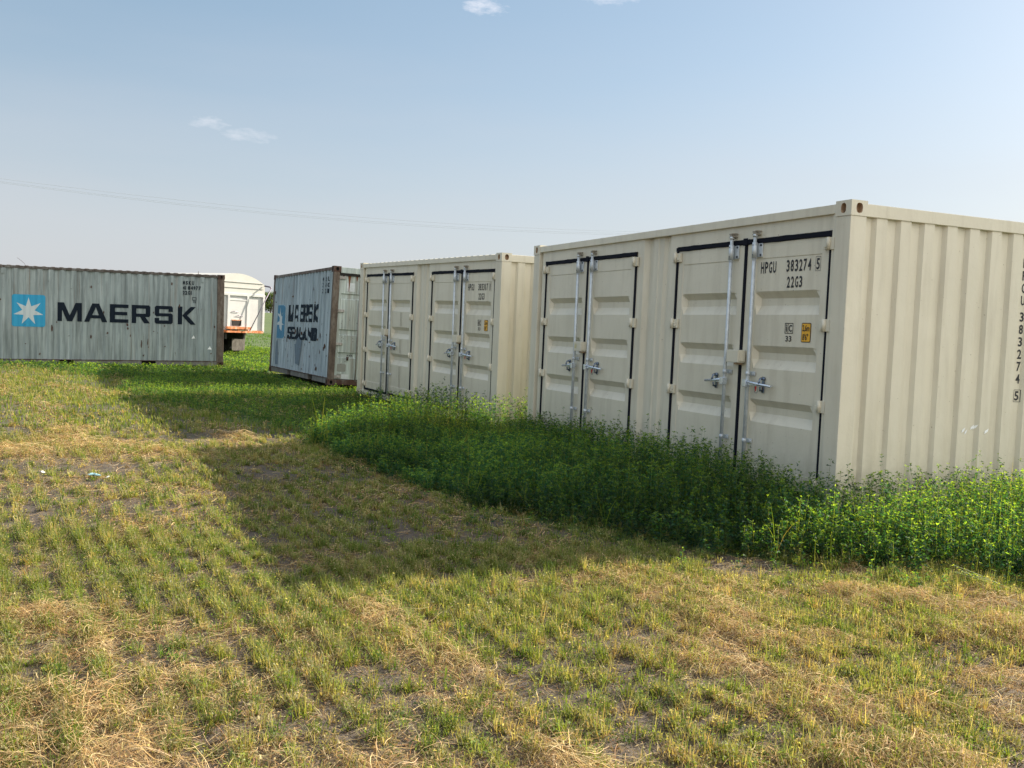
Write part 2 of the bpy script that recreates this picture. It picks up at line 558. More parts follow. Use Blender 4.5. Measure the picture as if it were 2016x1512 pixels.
def rrect(a0, a1, z0, z1, r, n=5):
    p = []
    for cx, cz, s in ((a1 - r, z1 - r, 0), (a0 + r, z1 - r, 1), (a0 + r, z0 + r, 2), (a1 - r, z0 + r, 3)):
        for k in range(n + 1):
            t = math.pi / 2 * (s + k / n)
            p.append((cx + r * math.cos(t), cz + r * math.sin(t)))
    return p


def ring(a0, a1, z0, z1, t):
    return [[(a0, z0), (a1, z0), (a1, z0 + t), (a0, z0 + t)], [(a0, z1 - t), (a1, z1 - t), (a1, z1), (a0, z1)],
            [(a0, z0 + t), (a0 + t, z0 + t), (a0 + t, z1 - t), (a0, z1 - t)], [(a1 - t, z0 + t), (a1, z0 + t), (a1, z1 - t), (a1 - t, z1 - t)]]


# ------------------------------------------------------------------ container frames
# local axes: +x along the long side away from the near corner, +y out of the visible long side, z up
L, H, W = 6.058, 2.591, 2.438
POSE = {   # near top corner relative to the eye, then yaw, slope, tilt
    1: ((2.6497, 8.2027, 1.1584), (1.9836, -.0054, .0005)),
    2: ((-.2305, 14.8514, 1.1004), (2.0643, .0101, -.0112)),
    3: ((-3.9731, 22.1635, 1.1951), (2.0140, -.0065, .0245)),
    4: ((-8.2932, 28.9538, 1.1488), (3.6317, -.0146, -.0005)),
}


def pose_matrix(i):
    (x, y, z), (yaw, ta, tb) = POSE[i]
    R = (Matrix.Rotation(yaw, 3, 'Z') @ Matrix.Rotation(-ta, 3, 'Y') @ Matrix.Rotation(tb, 3, 'X'))
    top = Vector((x, y, z + CAM_H))
    base = top + R @ Vector((0, 0, -H))
    return Matrix.Translation(base) @ R.to_4x4()


def castings(root, mats, dark):
    CX, CY, CZ = .178, .162, .118
    for zi, z0 in enumerate((0, H - CZ)):
        for xi in (0, 1):
            for yi in (0, 1):
                b = MB()
                x0, x1 = (0, CX) if xi == 0 else (L - CX, L)
                y0, y1 = (-CY, .006) if yi == 0 else (-W - .006, -W + CY)
                if xi == 0: x0 -= .006
                else: x1 += .006
                z1 = z0 + CZ + (.006 if zi else 0)
                zc = (z0 + z1) / 2
                # two outward plates with an oval aperture
                if yi == 0:
                    b.cup((x0 + x1) / 2, zc, .060, .082, .05, lambda a, c, d, Y=y1: (a, Y - d, c), outer=(x0, z0, x1, z1))
                else:
                    b.cup((x0 + x1) / 2, zc, .060, .082, .05, lambda a, c, d, Y=y0: (a, Y + d, c), outer=(x0, z0, x1, z1))
                X = x0 if xi == 0 else x1
                sg = 1 if xi == 0 else -1
                b.cup((y0 + y1) / 2, zc, .066, .082, .05, lambda a, c, d, X=X, sg=sg: (X + sg * d, a, c), outer=(y0, z0, y1, z1))
                # remaining faces
                Xb = x1 if xi == 0 else x0
                Yb = y0 if yi == 0 else y1
                for q in ([(Xb, y0, z0), (Xb, y1, z0), (Xb, y1, z1), (Xb, y0, z1)], [(x0, Yb, z0), (x1, Yb, z0), (x1, Yb, z1), (x0, Yb, z1)],
                          [(x0, y0, z1), (x1, y0, z1), (x1, y1, z1), (x0, y1, z1)], [(x0, y0, z0), (x1, y0, z0), (x1, y1, z0), (x0, y1, z0)]):
                    b.bm.faces.new([b.bm.verts.new(p) for p in q])
                b.build('corner_casting', [mats, dark], root, normals=False)


def sheet(profile, z0, z1, fn, zs=None):
    b = MB()
    b.grid([p[0] for p in profile], zs or [z0, z1], lambda a, z: fn(a, dict(profile)[a] if False else interp(profile, a), z))
    return b


def interp(profile, a):
    if a <= profile[0][0]: return profile[0][1]
    for (a0, d0), (a1, d1) in zip(profile, profile[1:]):
        if a <= a1:
            return d0 + (d1 - d0) * (a - a0) / max(1e-9, a1 - a0)
    return profile[-1][1]


def corr(a0, a1, first, outer, slope, inner, d_out, d_in):
    """Trapezoid profile from a0 to a1; 'first' is where the first outer flat ends."""
    per = outer + inner + 2 * slope
    pts = []
    k = -3
    while first + k * per < a1 + per:
        e = first + k * per
        pts += [(e - outer, d_out), (e, d_out), (e + slope, d_in), (e + slope + inner, d_in)]
        k += 1
    inside = [(a0, interp(pts, a0))] + [p for p in pts if a0 + .004 < p[0] < a1 - .004] + [(a1, interp(pts, a1))]
    return inside


def post(b, x0, x1, y0, y1, z0, z1, bev=.008):
    b.box((x0, y0, z0), (x1, y1, z1), bev)


def roof(root, mat, bump=.0):
    b = MB()
    n = 29
    xs, prof = [], []
    x = .12
    while x < L - .12:
        prof += [(x, H - .012), (x + .09, H - .012), (x + .11, H - .012 + bump), (x + .185, H - .012 + bump)]
        x += .209
    prof = [p for p in prof if p[0] < L - .06] + [(L - .06, H - .012)]
    b.grid([p[0] for p in prof], [-W + .05, -W + .1, -.1, -.045],
           lambda a, y: (a, y, interp(prof, a) if -W + .07 < y < -.07 else H - .016 + (bump * .75 if interp(prof, a) > H - .012 + bump * .5 else 0)))
    return b.build('roof', mat, root)


# ------------------------------------------------------------------ beige side-door container
SEAMS = ((1.394, .22, 2.567), (4.54, 3.369, 5.715))   # centre, right edge, left edge of each door pair
YD = -.030                                            # plane of the doors


def beige_container(i, name, label, group, digits, end_text):
    root = empty(name, pose_matrix(i))
    tag(root, label, 'shipping container', group)
    m = M['beige']
    castings(root, m, M['primer'])
    # posts
    for x0, x1 in ((0, .178), (L - .178, L)):
        for y0, y1 in ((-.162, 0), (-W, -W + .162)):
            b = MB()
            ex0, ex1 = x0, x1
            post(b, ex0, ex1, y0, y1, .118, H - .118, .006)
            b.build('corner_post', m, root)
    # rails
    for y0, y1 in ((-.06, 0), (-W, -W + .06)):
        MB().box((.178, y0, H - .092), (L - .178, y1, H - .016), .004).build('top_rail', m, root)
        MB().box((.178, y0 - .02 if y0 > -1 else y0, .02), (L - .178, y1 if y0 < -1 else y1 - .012, .118), .004).build('bottom_rail', m, root)
    for x0, x1 in ((0, .06), (L - .06, L)):
        MB().box((x0, -W + .162, H - .118), (x1, -.162, H - .016), .004).build('end_rail', m, root)
        MB().box((x0, -W + .162, .02), (x1, -.162, .150), .004).build('end_sill', m, root)
    roof(root, m, .012)
    # long wall between and around the doors
    z0, z1 = .118, H - .092
    prof = [(2.567, YD), (2.700, YD), (2.752, -.078), (2.822, -.078), (2.860, -.050), (2.945, -.050), (2.962, -.042), (2.985, -.042),
            (3.002, -.050), (3.076, -.050), (3.112, -.078), (3.182, -.078), (3.232, YD), (3.369, YD)]
    sheet(prof, z0, z1, lambda a, d, z: (a, d, z)).build('side_panel', m, root)
    b = MB()
    b.box((5.715, YD - .02, z0), (5.835, YD, z1))
    b.box((5.835, -.075, z0), (5.882, -.060, z1))
    b.build('side_panel', m, root)
    MB().box((.176, YD - .02, z0), (.22, -.012, z1)).build('side_panel', m, root)
    for (c, r, l) in SEAMS:
        MB().box((r, YD - .02, H - .220), (l, YD, z1)).build('door_header', m, root)
        # rubber gasket round the pair
        b = MB()
        t = .046
        zt, zb = H - .222, .128
        b.grid(np.linspace(r, l, 24), [0, 1, 2, 3],
               lambda a, k: (a, (YD + .003, YD + .016, YD + .016, YD + .003)[int(k)],
                             (zt, zt - .004, zt - t + .004, zt - t)[int(k)] + .0035 * math.sin(a * 9 + k) + .002 * math.sin(a * 31)))
        b.box((r, YD - .01, zb), (l, YD + .012, zb + .035), .004)
        b.box((l - .032, YD - .01, zb), (l, YD + .012, zt - t), .004)
        b.box((r, YD - .01, zb), (r + .036, YD + .012, zt - t), .004)
        b.box((c - .020, YD - .01, zb), (c + .020, YD + .008, zt - .01), .004)
        b.box((c - .032, YD + .012, zt - t - .01), (c + .032, YD + .022, zt + .012), .006)
        b.build('door_gasket', M['seal'], root)
        for side in (1, -1):                          # 1 = left leaf
            u0, u1 = (c + .022, l - .034) if side == 1 else (r + .038, c - .022)
            door_leaf(root, c, u0, u1, side, i, digits if (c < 2 and side == -1) else None)
        # lock box over the seam
        zb1, zb2 = H - 1.362, H - 1.245
        bx = MB()
        bx.box((c - .085, YD + .010, zb1), (c + .095, YD + .095, zb2), .006)
        bx.box((c - .095, YD + .02, zb1 + .015), (c - .087, YD + .085, zb2 - .03), .002)
        lb = bx.build('lock_box', m, root)
        MB().box((c - .06, YD + .02, zb1 - .018), (c + .02, YD + .06, zb1 - .002), .003).build('bolt', M['primer'], lb)
        if c > 2 and i == 1:
            decal('sticker', [[(c + .02, zb1 + .035), (c + .075, zb1 + .035), (c + .075, zb1 + .09), (c + .02, zb1 + .09)]], M['yellow_note'], lb,
                  lambda a: YD + .095, [], .002, lambda a, d, z: (a, d, z))
    # inner box (dark) so that nothing shows through
    MB().box((.07, -W + .07, .16), (L - .07, -.11, H - .13)).build('inner_lining', m, root)
    # end walls, corrugated
    prof = corr(.162, W - .162, .395, .112, .026, .094, .012, .048)
    zs = [.150, H - .118]
    ew = sheet(prof, *zs, lambda a, d, z: (d, -a, z)).build('end_wall', m, root)
    sheet(prof, *zs, lambda a, d, z: (L - d, -a, z)).build('end_wall', m, root)
    pb = [p[0] for p in prof]
    if end_text:
        outer_c = .395 + .258 * 6 + .244 * 0
        # vertical number column on the outer flat right of the eighth rib
        x0 = 2.012
        ztop = {}
        z_ = .797
        for k, ch in enumerate('383274'):
            ztop[k] = (ch, z_ + k * .110)
        col_ = [(c_, z_ - .145 - .110 * k) for k, c_ in enumerate('UGPH')] + list(ztop.values()) + [('5', z_ + 6 * .110 + .042)]
        for ch, zd in col_:
            decal('marking', place(text_polys(ch, .022), x0, x0 + .048, H - zd - .084, H - zd), M['black'], ew,
                  lambda a: -interp(prof, a), pb, .003, lambda a, d, z: (-d, -a, z))
        zd = z_ + 6 * .110 + .042
        decal('marking', ring(x0 - .012, x0 + .060, H - zd - .097, H - zd + .013, .0035), M['black'], ew,
              lambda a: -interp(prof, a), pb, .003, lambda a, d, z: (-d, -a, z))
        for (a, z, w_) in ((1.36, .72, .02), (1.395, .705, .014), (1.50, .742, .022), (1.53, .745, .016), (1.63, .712, .026)):
            decal('paint_scrape', [[(a, z), (a + w_ * 1.5, z + .016), (a + w_ * 1.5 + .012, z + .048), (a + .006, z + .026)]], M['white'], ew,
                  lambda a_: -interp(prof, a_), pb, .004, lambda a_, d, z_: (-d, -a_, z_))
    # far long side
    prof = corr(.178, L - .178, .4, .072, .068, .070, .012, .048)
    sheet(prof, .118, H - .092, lambda a, d, z: (a, -W + d, z)).build('side_wall', m, root)
    return root


def t_yellow():
    t = NT('yellow_note')
    n = t.noise(60, 3, .5, t.coord())
    return t.set(Base_Color=t.ramp(n, [(.4, (.55, .5, .2)), (.6, (.6, .55, .4))]), Roughness=.6)


M['yellow_note'] = t_yellow()


def door_leaf(root, c, u0, u1, side, ci, digits):
    m = M['beige']
    zt, zb = H - .270, .165
    # recesses
    if side == 1:
        ra, rb = c + .115, u1 - .092
    else:
        ra, rb = u0 + .097, c - .165
    ribs = [(H - .705, H - .916), (H - 1.195, H - 1.403), (H - 1.683, H - 1.891)]
    zs = sorted([zb, zb + .13, zb + .136, H - .405, H - .411, zt] +
                [z for top, bot in ribs for z in (top, top - .012, top - .062, bot + .084, bot)])
    us = [u0, u0 + .05, ra - .006, ra, ra + .055, rb - .03, rb, rb + .006, u1 - .05, u1]
    us = sorted(set(round(u, 4) for u in us if u0 <= u <= u1))
    D = .058

    def dep(u, z):
        d = 0.0
        panel = ra - .003 < u < rb + .003
        if panel and zb + .134 < z < H - .409: d = -.005
        for top, bot in ribs:
            if bot - 1e-4 <= z <= top + 1e-4 and ra - 1e-4 <= u <= rb + 1e-4:
                if abs(z - top) < 1e-4 or abs(z - bot) < 1e-4 or abs(u - rb) < 1e-4 or abs(u - ra) < 1e-4:
                    return -.005
                if z > top - .02: return -.014
                return -D
        return d
    b = MB()
    b.grid(us, zs, lambda u, z: (u, YD + dep(u, z), z))
    # returned edges
    for (p, q) in (((u0, zb), (u1, zb)), ((u1, zb), (u1, zt)), ((u1, zt), (u0, zt)), ((u0, zt), (u0, zb))):
        b.bm.faces.new([b.bm.verts.new(v) for v in ((p[0], YD, p[1]), (q[0], YD, q[1]), (q[0], YD - .05, q[1]), (p[0], YD - .05, p[1]))])
    leaf = b.build('door', m, root)
    # lock rod
    ur = c + .178 * side
    rod = MB()
    yr = YD + .042
    rod.tube([(ur, yr, .145), (ur, yr, H - .20)], .0165, 12)
    rod.tube([(ur, yr, H - .21), (ur, yr, H - .185)], .021, 10)
    rod.build('lock_rod', M['zinc'], leaf)
    # cam head and keeper at top and bottom
    for zc, sg in ((H - .180, 1), (.128, -1)):
        k = MB()
        k.box((ur - .034, YD, zc - .012), (ur + .034, YD + .052, zc - .004), .002)
        k.box((ur - .034, YD, zc + .016), (ur - .012, YD + .056, zc + .028), .002)
        k.box((ur + .010, YD, zc + .012), (ur + .036, YD + .05, zc + .026), .002)
        k.box((ur - .016, YD + .01, zc - .004), (ur + .018, YD + .058, zc + .010), .003)
        k.build('cam_keeper', M['keeper'], leaf)
    # guides: long top sleeve, short one near the handle
    gq = MB()
    gq.tube([(ur, yr, H - .405), (ur, yr, H - .262)], .0245, 12)
    gq.box((ur - .075, YD + .001, H - .392), (ur + .01, YD + .014, H - .268), .004)
    gq.tube([(ur, yr, H - .418), (ur, yr, H - .411)], .0225, 12)
    n0 = len(gq.bm.faces)
    for z_ in (H - .285, H - .375):
        gq.tube([(ur - .055, YD + .012, z_), (ur - .055, YD + .020, z_)], .011, 6)
        gq.tube([(ur - .004, yr + .018, z_), (ur - .004, yr + .027, z_)], .005, 6)
    gq.bm.faces.ensure_lookup_table()
    for f in gq.bm.faces[n0:]: f.material_index = 1
    gq.build('rod_guide', [M['zinc'], M['bolt']], leaf)
    for zz in (H - 1.455, .52):
        gq = MB()
        gq.tube([(ur, yr, zz - .018), (ur, yr, zz + .018)], .0205, 10)
        gq.box((ur - .062, YD + .001, zz - .018), (ur + .01, YD + .012, zz + .02), .003)
        gq.tube([(ur - .045, YD + .01, zz), (ur - .045, YD + .022, zz)], .011, 6)
        gq.build('rod_guide', M['zinc'], leaf)
    # handle: hub on the rod, bar, catch plate, red seal
    zh = H - 1.545
    s = side
    hb = MB()
    hb.box((ur - .024, YD + .03, zh - .032), (ur + .024, YD + .085, zh + .032), .004)
    hb.tube([(ur, YD + .055, zh + .018), (ur + s * .12, YD + .052, zh + .004), (ur + s * .33, YD + .034, zh - .012)], .011, 8,
            rads=[.016, .015, .011])
    hb.box((ur + s * .03, YD + .045, zh - .014), (ur + s * .15, YD + .062, zh + .016), .004)
    hb.build('handle', M['chrome'], leaf)
    cb = MB()
    cx = ur + s * .185
    cb.box((cx - .016, YD + .001, zh - .078), (cx + .016, YD + .010, zh + .070), .004)
    cb.tube([(cx, YD + .01, zh + .055), (cx + .006, YD + .040, zh + .048), (cx, YD + .055, zh + .02), (cx, YD + .05, zh + .003)], .009, 8)
    cb.tube([(cx, YD + .01, zh - .060), (cx, YD + .036, zh - .055), (cx, YD + .040, zh - .022)], .009, 8)
    cb.tube([(cx - .022, YD + .004, zh + .052), (cx + .022, YD + .016, zh + .052)], .013, 8)
    cb.build('handle_catch', M['chrome_dark'], leaf)
    if side == -1:
        rb_ = MB()
        rb_.tube([(cx + .045, YD + .05, zh - .02), (cx + .05, YD + .05, zh - .065)], .007, 6, rads=[.010, .004])
        rb_.build('seal_tag', M['red'], leaf)
        if c > 2 or ci == 1:
            lp = MB()
            lp.tube([(cx + .04 - .028 * math.sin(t), YD + .05, zh - .045 + .036 * math.cos(t)) for t in np.linspace(0, 5.6, 12)], .0022, 5)
            lp.build('wire_loop', M['chrome_dark'], leaf)
    # hinges
    ul = u1 + .012 if side == 1 else u0 - .014
    for zd in (.330, 1.005, 1.680, 2.340):
        h = MB()
        z = H - zd
        sh = .006 * s
        h.box((ul - s * .070, YD + .002, z - .046), (ul + s * .006, YD + .026, z + .044), .0025)
        h.box((ul + s * .012, YD + .004, z - .052), (ul + s * .062, YD + .030, z + .050), .0025)
        h.tube([(ul + .004 * s, YD + .036, z - .050), (ul + .004 * s, YD + .036, z + .050)], .0175, 12)
        h.box((ul - s * .052, YD + .026, z - .030), (ul - s * .020, YD + .034, z + .006), .002)
        h.build('hinge', m, leaf)
    if ci == 2 and c > 2 and side == -1:            # stiffener lines on one leaf of the second container
        for (za, zb_) in ((H - .93, H - 1.18), (H - 1.42, H - 1.67), (H - 1.91, H - 2.3)):
            lf = MB()
            um = (ra + rb) / 2
            lf.box((um - .003, YD - .0045, zb_), (um + .003, YD - .001, za))
            lf.box((um - .055, YD - .0045, zb_), (um - .049, YD - .001, za))
            lf.build('seam_line', M['seam'], leaf)
    if digits:
        to3 = lambda a, d, z: (a, d, z)
        s0 = lambda a: YD - .005 if ra < a < rb else YD

        def txt(s_, a0, a1, ztop, zbot, mat=M['black'], bold=.022, off=.003):
            decal('marking', place(text_polys(s_, bold), a0, a1, H - zbot, H - ztop), mat, leaf, lambda a: YD - .005, [], off, to3)
        dg, chk = digits
        x = 1.166
        for ch in 'HPGU':
            txt(ch, x, x - .043, .440, .543); x -= .0575
        x = .808
        for ch in dg:
            w_ = .020 if ch == '1' else .041
            txt(ch, x - (.010 if ch == '1' else 0), x - w_ - (.010 if ch == '1' else 0), .437, .540); x -= .0565
        txt(chk, .418, .400 if chk == '1' else .378, .440, .536)
        decal('marking', ring(.366, .430, H - .548, H - .426, .003), M['black'], leaf, lambda a: YD - .005, [], .003, to3)
        x = .790
        for ch in '22G3':
            txt(ch, x, x - .040, .582, .680); x -= .0540
        # i|C box
        decal('marking', ring(.672, .782, H - 1.080, H - .988, .006), M['black'], leaf, lambda a: YD - .005, [], .003, to3)
        decal('marking', [[(.737, H - 1.074), (.743, H - 1.074), (.743, H - .994), (.737, H - .994)]], M['black'], leaf, lambda a: YD - .005, [], .003, to3)
        txt('i', .766, .753, 1.000, 1.066, off=.004); txt('C', .728, .686, 1.004, 1.064, off=.004)
        txt('3', .768, .733, 1.100, 1.150); txt('3', .722, .687, 1.100, 1.150)
        decal('sticker', [rrect(.438, .560, H - 1.152, H - .985, .014)], M['black'], leaf, lambda a: YD - .005, [], .003, to3)
        decal('sticker', [rrect(.445, .553, H - 1.145, H - .992, .010)], M['yellow'], leaf, lambda a: YD - .005, [], .0045, to3)
        txt('2,6m', .545, .455, 1.003, 1.066, off=.006); txt('8\'6"', .540, .468, 1.078, 1.135, off=.006)


M['keeper'] = mat_simple('keeper_paint', (.30, .27, .22), .6, .1, .3, 40)
M['bolt'] = mat_simple('dark_bolt', (.05, .06, .08), .4, .6)
M['chrome_dark'] = mat_simple('zinc_catch', (.16, .20, .27), .25, .85, .25, 30)
M['seam'] = mat_simple('seam_shadow_gap', (.20, .18, .14), .7)

G = 'beige containers with double side doors'
beige_container(1, 'shipping_container', 'large beige container in front, numbered 383274 5, with black door seals', G, ('383274', '5'),
                'HPGU 383274 5')
beige_container(2, 'shipping_container', 'beige container numbered 383317 1, between the front one and the rusty grey one', G, ('383317', '1'), None)


# ------------------------------------------------------------------ old corrugated containers
def old_container(i, name, label, wall, doorm, postm, railm):
    root = empty(name, pose_matrix(i))
    tag(root, label, 'shipping container', 'old weathered containers with lettering')
    castings(root, M['rust_dark'], M['darkhole'])
    pw = .19 if i == 4 else .10
    for x0, x1 in ((0, pw), (L - pw, L)):
        for y0, y1 in ((-.14, 0), (-W, -W + .14)):
            b = MB(); post(b, x0, x1, y0, y1, .118, H - .118, .010)
            b.build('corner_post', postm, root)
    first = .37 if i == 4 else .33
    prof = corr(pw, L - pw, first, .072, .062, .082, -.008, -.052)
    if i == 3:                                        # dents low in the wall
        def fn(a, d, z):
            k = math.exp(-((a - 3.0) / .5) ** 2 - ((z - .8) / .45) ** 2)
            return (a, d - .028 * k + .008 * math.sin(a * 5 + z * 7) * k, z)
        zs = list(np.linspace(.150, H - .075, 26))
    else:
        def fn(a, d, z):
            return (a, d + .006 * math.sin(a * 2.1 + z * 3) * math.sin(z * 2.2), z)
        zs = list(np.linspace(.150, H - .075, 14))
    b = MB()
    b.grid([p[0] for p in prof], zs, lambda a, z: fn(a, interp(prof, a), z))
    wl_ = b.build('side_wall', wall, root)
    surf = lambda a: interp(prof, a)
    sheet(prof, .150, H - .075, lambda a, d, z: (a, -W - d, z)).build('side_wall', wall, root)
    for y0, y1 in ((-.055, -.002), (-W + .002, -W + .055)):
        MB().box((.178, y0, H - .078), (L - .178, y1, H - .012), .004).build('top_rail', railm, root)
    # bottom rail with fork pockets left open
    for y0, y1 in ((-.11, -.016), (-W + .016, -W + .11)):
        b = MB()
        pk = ((3.93, 4.29), (1.83, 2.21)) if i == 4 else ((3.60, 3.96), (1.46, 1.87))
        edges = [.178, pk[1][0], pk[1][1], pk[0][0], pk[0][1], L - .178]
        for a0, a1 in ((edges[0], edges[1]), (edges[2], edges[3]), (edges[4], edges[5])):
            b.box((a0, y0, .020), (a1, y1, .134), .004)
        b.build('bottom_rail', M['rail_grey'], root)
        MB().box((.120, y0 + .03, .134), (L - .120, y1 + .012, .152), .003).build('bottom_lip', M['rust_dark'], root)
    b = MB()
    for a0, a1 in pk:
        b.box((a0, -W + .12, .03), (a1, -.12, .128))
    b.build('fork_pocket', M['darkhole'], root)
    roof(root, M['rust_rail'], .016)
    MB().box((.14, -W + .08, .16), (L - .12, -.075, H - .10)).build('inner_lining', M['darkhole'], root)
    to3 = lambda a, d, z: (a, d, z)
    bks = [p[0] for p in prof]
    # plain far end
    sheet(corr(.14, W - .14, .30, .11, .02, .1, .012, .045), .118, H - .118, lambda a, d, z: (L - d, -a, z)).build('end_wall', wall, root)
    MB().box((L - .05, -W + .14, H - .118), (L, -.14, H - .012)).build('end_rail', postm, root)
    MB().box((L - .05, -W + .14, .02), (L, -.14, .118)).build('end_rail', postm, root)
    # door end at x = 0
    MB().box((0, -W + .162, H - .135), (.07, -.162, H - .012), .006).build('door_header', doorm if i == 3 else postm, root)
    MB().box((0, -W + .162, .01), (.10, -.162, .125), .006).build('door_sill', M['rust_dark'], root)
    MB().box((.004, -W + .14, H - .185), (.03, -.14, H - .150), .004).build('drip_strip', M['darkhole'], root)
    X = .045
    for dy0, dy1 in ((-W / 2 + .01, -.150), (-W + .150, -W / 2 - .01)):
        ribs = [(H - .576, H - .709), (H - 1.361, H - 1.494), (H - 1.865, H - 1.993)]
        zs = sorted([.135, .16, H - .30, H - .305, H - .190] + [z for t_, b_ in ribs for z in (t_, t_ - .018, b_ + .02, b_)])
        ys = [dy0, dy0 + .045, dy0 + .06, dy1 - .06, dy1 - .045, dy1]

        def dep(y, z):
            d = 0
            if dy0 + .05 < y < dy1 - .05:
                for t_, b_ in ribs:
                    if b_ + .01 < z < t_ - .01: d = .030
            return d
        b = MB()
        b.grid(ys, zs, lambda y, z: (X + dep(y, z), y, z))
        lf = b.build('door', doorm, root)
        outer_y = dy1 + .012 if dy1 > -1 else dy0 - .012
        sg = -1 if dy1 > -1 else 1
        for zd in (.239, .960, 1.687, 2.405):
            h = MB(); z = H - zd
            h.box((X - .030, outer_y, z - .030), (X - .012, outer_y + sg * .15, z + .030), .004)
            h.box((X - .040, outer_y - sg * .03, z - .034), (X + .01, outer_y + sg * .02, z + .034), .006)
            h.build('hinge', M['hinge_old'], lf)
        for k, yy in enumerate((.30, .85)):
            yc = outer_y + sg * (yy + .18)
            if abs(yc + W / 2) > .05:
                r_ = MB(); r_.tube([(X - .03, yc, .09), (X - .03, yc, H - .16)], .017, 10)
                r_.build('lock_rod', M['hinge_old'], lf)
        gk = MB()
        gk.box((X - .004, outer_y - .010, .135), (X + .03, outer_y + .010, H - .19), .003)
        gk.build('door_gasket', M['seal'], root)
        if i == 3 and dy1 > -1:
            e3 = lambda a, d, z: (X - d, -a, z)
            s0 = lambda a: 0
            decal('sticker', [[(.318, H - .525), (.500, H - .525), (.500, H - .338), (.318, H - .338)]], M['sticker_white'], lf, s0, [], .003, e3)
            decal('rust_streak', [[(.33, H - .19), (.40, H - .19), (.385, H - .31), (.375, H - .53), (.362, H - .53), (.355, H - .31)],
                                  [(.52, H - .19), (.56, H - .19), (.548, H - .29), (.535, H - .29)],
                                  [(.22, H - .19), (.25, H - .19), (.24, H - .27), (.235, H - .27)]], M['rust_streak'], lf, s0, [], .0045, e3)
            decal('patch', [rrect(.20, .40, .30, .47, .03)], M['patch_grey'], lf, s0, [], .003, e3)
            decal('patch', [rrect(.20, .33, .145, .255, .02)], M['patch_grey'], lf, s0, [], .003, e3)
            decal('plate', [[(.30, .14), (.47, .14), (.47, .245), (.30, .245)]], M['sticker_white'], lf, s0, [], .004, e3)
            for k, ch in enumerate('www.'):
                a0 = .41 + k * .045
                decal('marking', place(text_polys(ch, .01), a0, a0 + (.038 if ch != '.' else .01), H - 1.985 + .03, H - 1.985 + (.075 if ch != '.' else .04)),
                      M['black'], lf, lambda a: -.03, [], .003, e3)
            hd = MB(); hd.tube([(X - .02, -.42, .55), (X - .02, -.42, .63)], .03, 8, rads=[.018, .03]); hd.build('latch', M['rust_dark'], lf)
            # small dark scrapes
            scr = []
            for _ in range(26):
                a_, z_ = rng.uniform(.22, .8), rng.choice([H - 1.18, H - 1.62, H - 2.1]) + rng.normal(0, .05)
                w_, h_ = rng.uniform(.006, .028), rng.uniform(.003, .012)
                scr.append([(a_, z_), (a_ + w_, z_ + h_ * rng.uniform(-.4, 1)), (a_ + w_ * .8, z_ + h_ * 1.6), (a_ + w_ * .2, z_ + h_)])
            decal('scrape', scr, M['rust_dark'], lf, s0, [], .003, e3)

    def art(name_, polys, mat, off=.003):
        return decal(name_, polys, mat, wl_, lambda a: surf(a) + (.008 if i == 4 else .009), bks, off, to3)
    if i == 4:
        boxes = {'M': [(4.334, 3.741)], 'A': [(3.684, 3.106)], 'E': [(3.037, 2.568)], 'R': [(2.477, 1.999)], 'S': [(1.877, 1.402)], 'K': [(1.262, .775)]}
        for ch in 'MAERSK':
            (a0, a1), = boxes[ch]
            art('lettering', place(LET[ch], a0, a1, H - 1.422, H - .927), M['mk_navy'])
        art('logo', [rrect(4.628, 5.423, H - 1.593, H - .757, .06)], M['mk_blue'])
        art('star', star7(5.030, H - 1.195, .365, .150), M['mk_star'], .006)
        for (s_, a0, z_, st, n_) in (('MSKU', 1.141, .206, .082, 4), ('4184977', 1.141, .345, .072, 7), ('22G1', 1.141, .482, .072, 4)):
            for k, ch in enumerate(s_):
                aa = a0 - k * st
                art('marking', place(text_polys(ch, .04), aa, aa - (.022 if ch == '1' else .055), H - z_ - .105, H - z_), M['mk_navy'])
        art('marking', ring(.765, .885, H - .74, H - .655, .012), M['mk_navy'])
        for k, ch in enumerate('70'):
            art('marking', place(text_polys(ch, .02), .86 - k * .05, .825 - k * .05, H - .82, H - .755), M['mk_navy'])
        for (a_, z_) in ((.78, .78), (.33, .48)):
            art('sticker', [[(a_, z_), (a_ + .11, z_), (a_ + .05, z_ + .09)]], M['white'])
        for a_ in (.565, 5.60):
            v = MB(); v.box((a_, -.04, H - .235), (a_ + .075, .012, H - .10), .008)
            v.build('vent', wall, wl_)
        # bent wire sticking up from the roof edge
        MB().tube([(5.10, -.05, H - .02), (5.13, -.06, H + .05), (5.22, -.08, H + .13), (5.30, -.09, H + .19)], .004, 5).build('bent_wire', M['rust_dark'], root)
        MB().tube([(.50, -1.2, H - .02), (.50, -1.2, H + .12)], .008, 6).build('roof_pin', M['rust_dark'], root)
    else:
        # letters spread over the long side
        x = 4.14; wds = {'M': .60, 'A': .54, 'E': .43, 'R': .46, 'S': .45, 'K': .47}
        for ch in 'MAERSK':
            art('lettering', place(LET[ch], x, x - wds[ch] + .06, H - 1.232, H - .815), M['mk_navy_old'])
            x -= wds[ch] + .008
        x = 4.14; wds = {'S': .46, 'E': .41, 'A': .48, 'L': .37, 'N': .47, 'D': .44}
        for ch in 'SEALAND':
            art('lettering', place(LET[ch], x, x - wds[ch] * .93 + .05, H - 1.667, H - 1.362), M['mk_navy_old'])
            x -= wds[ch] * .93 + .0
        art('logo_border', [rrect(4.625, 5.425, H - 1.690, H - .800, .10)], M['mk_border'])
        art('logo', [rrect(4.640, 5.410, H - 1.675, H - .815, .09)], M['mk_blue_old'], .005)
        art('star', star7(5.02, H - 1.24, .37, .15), M['mk_star'], .008)
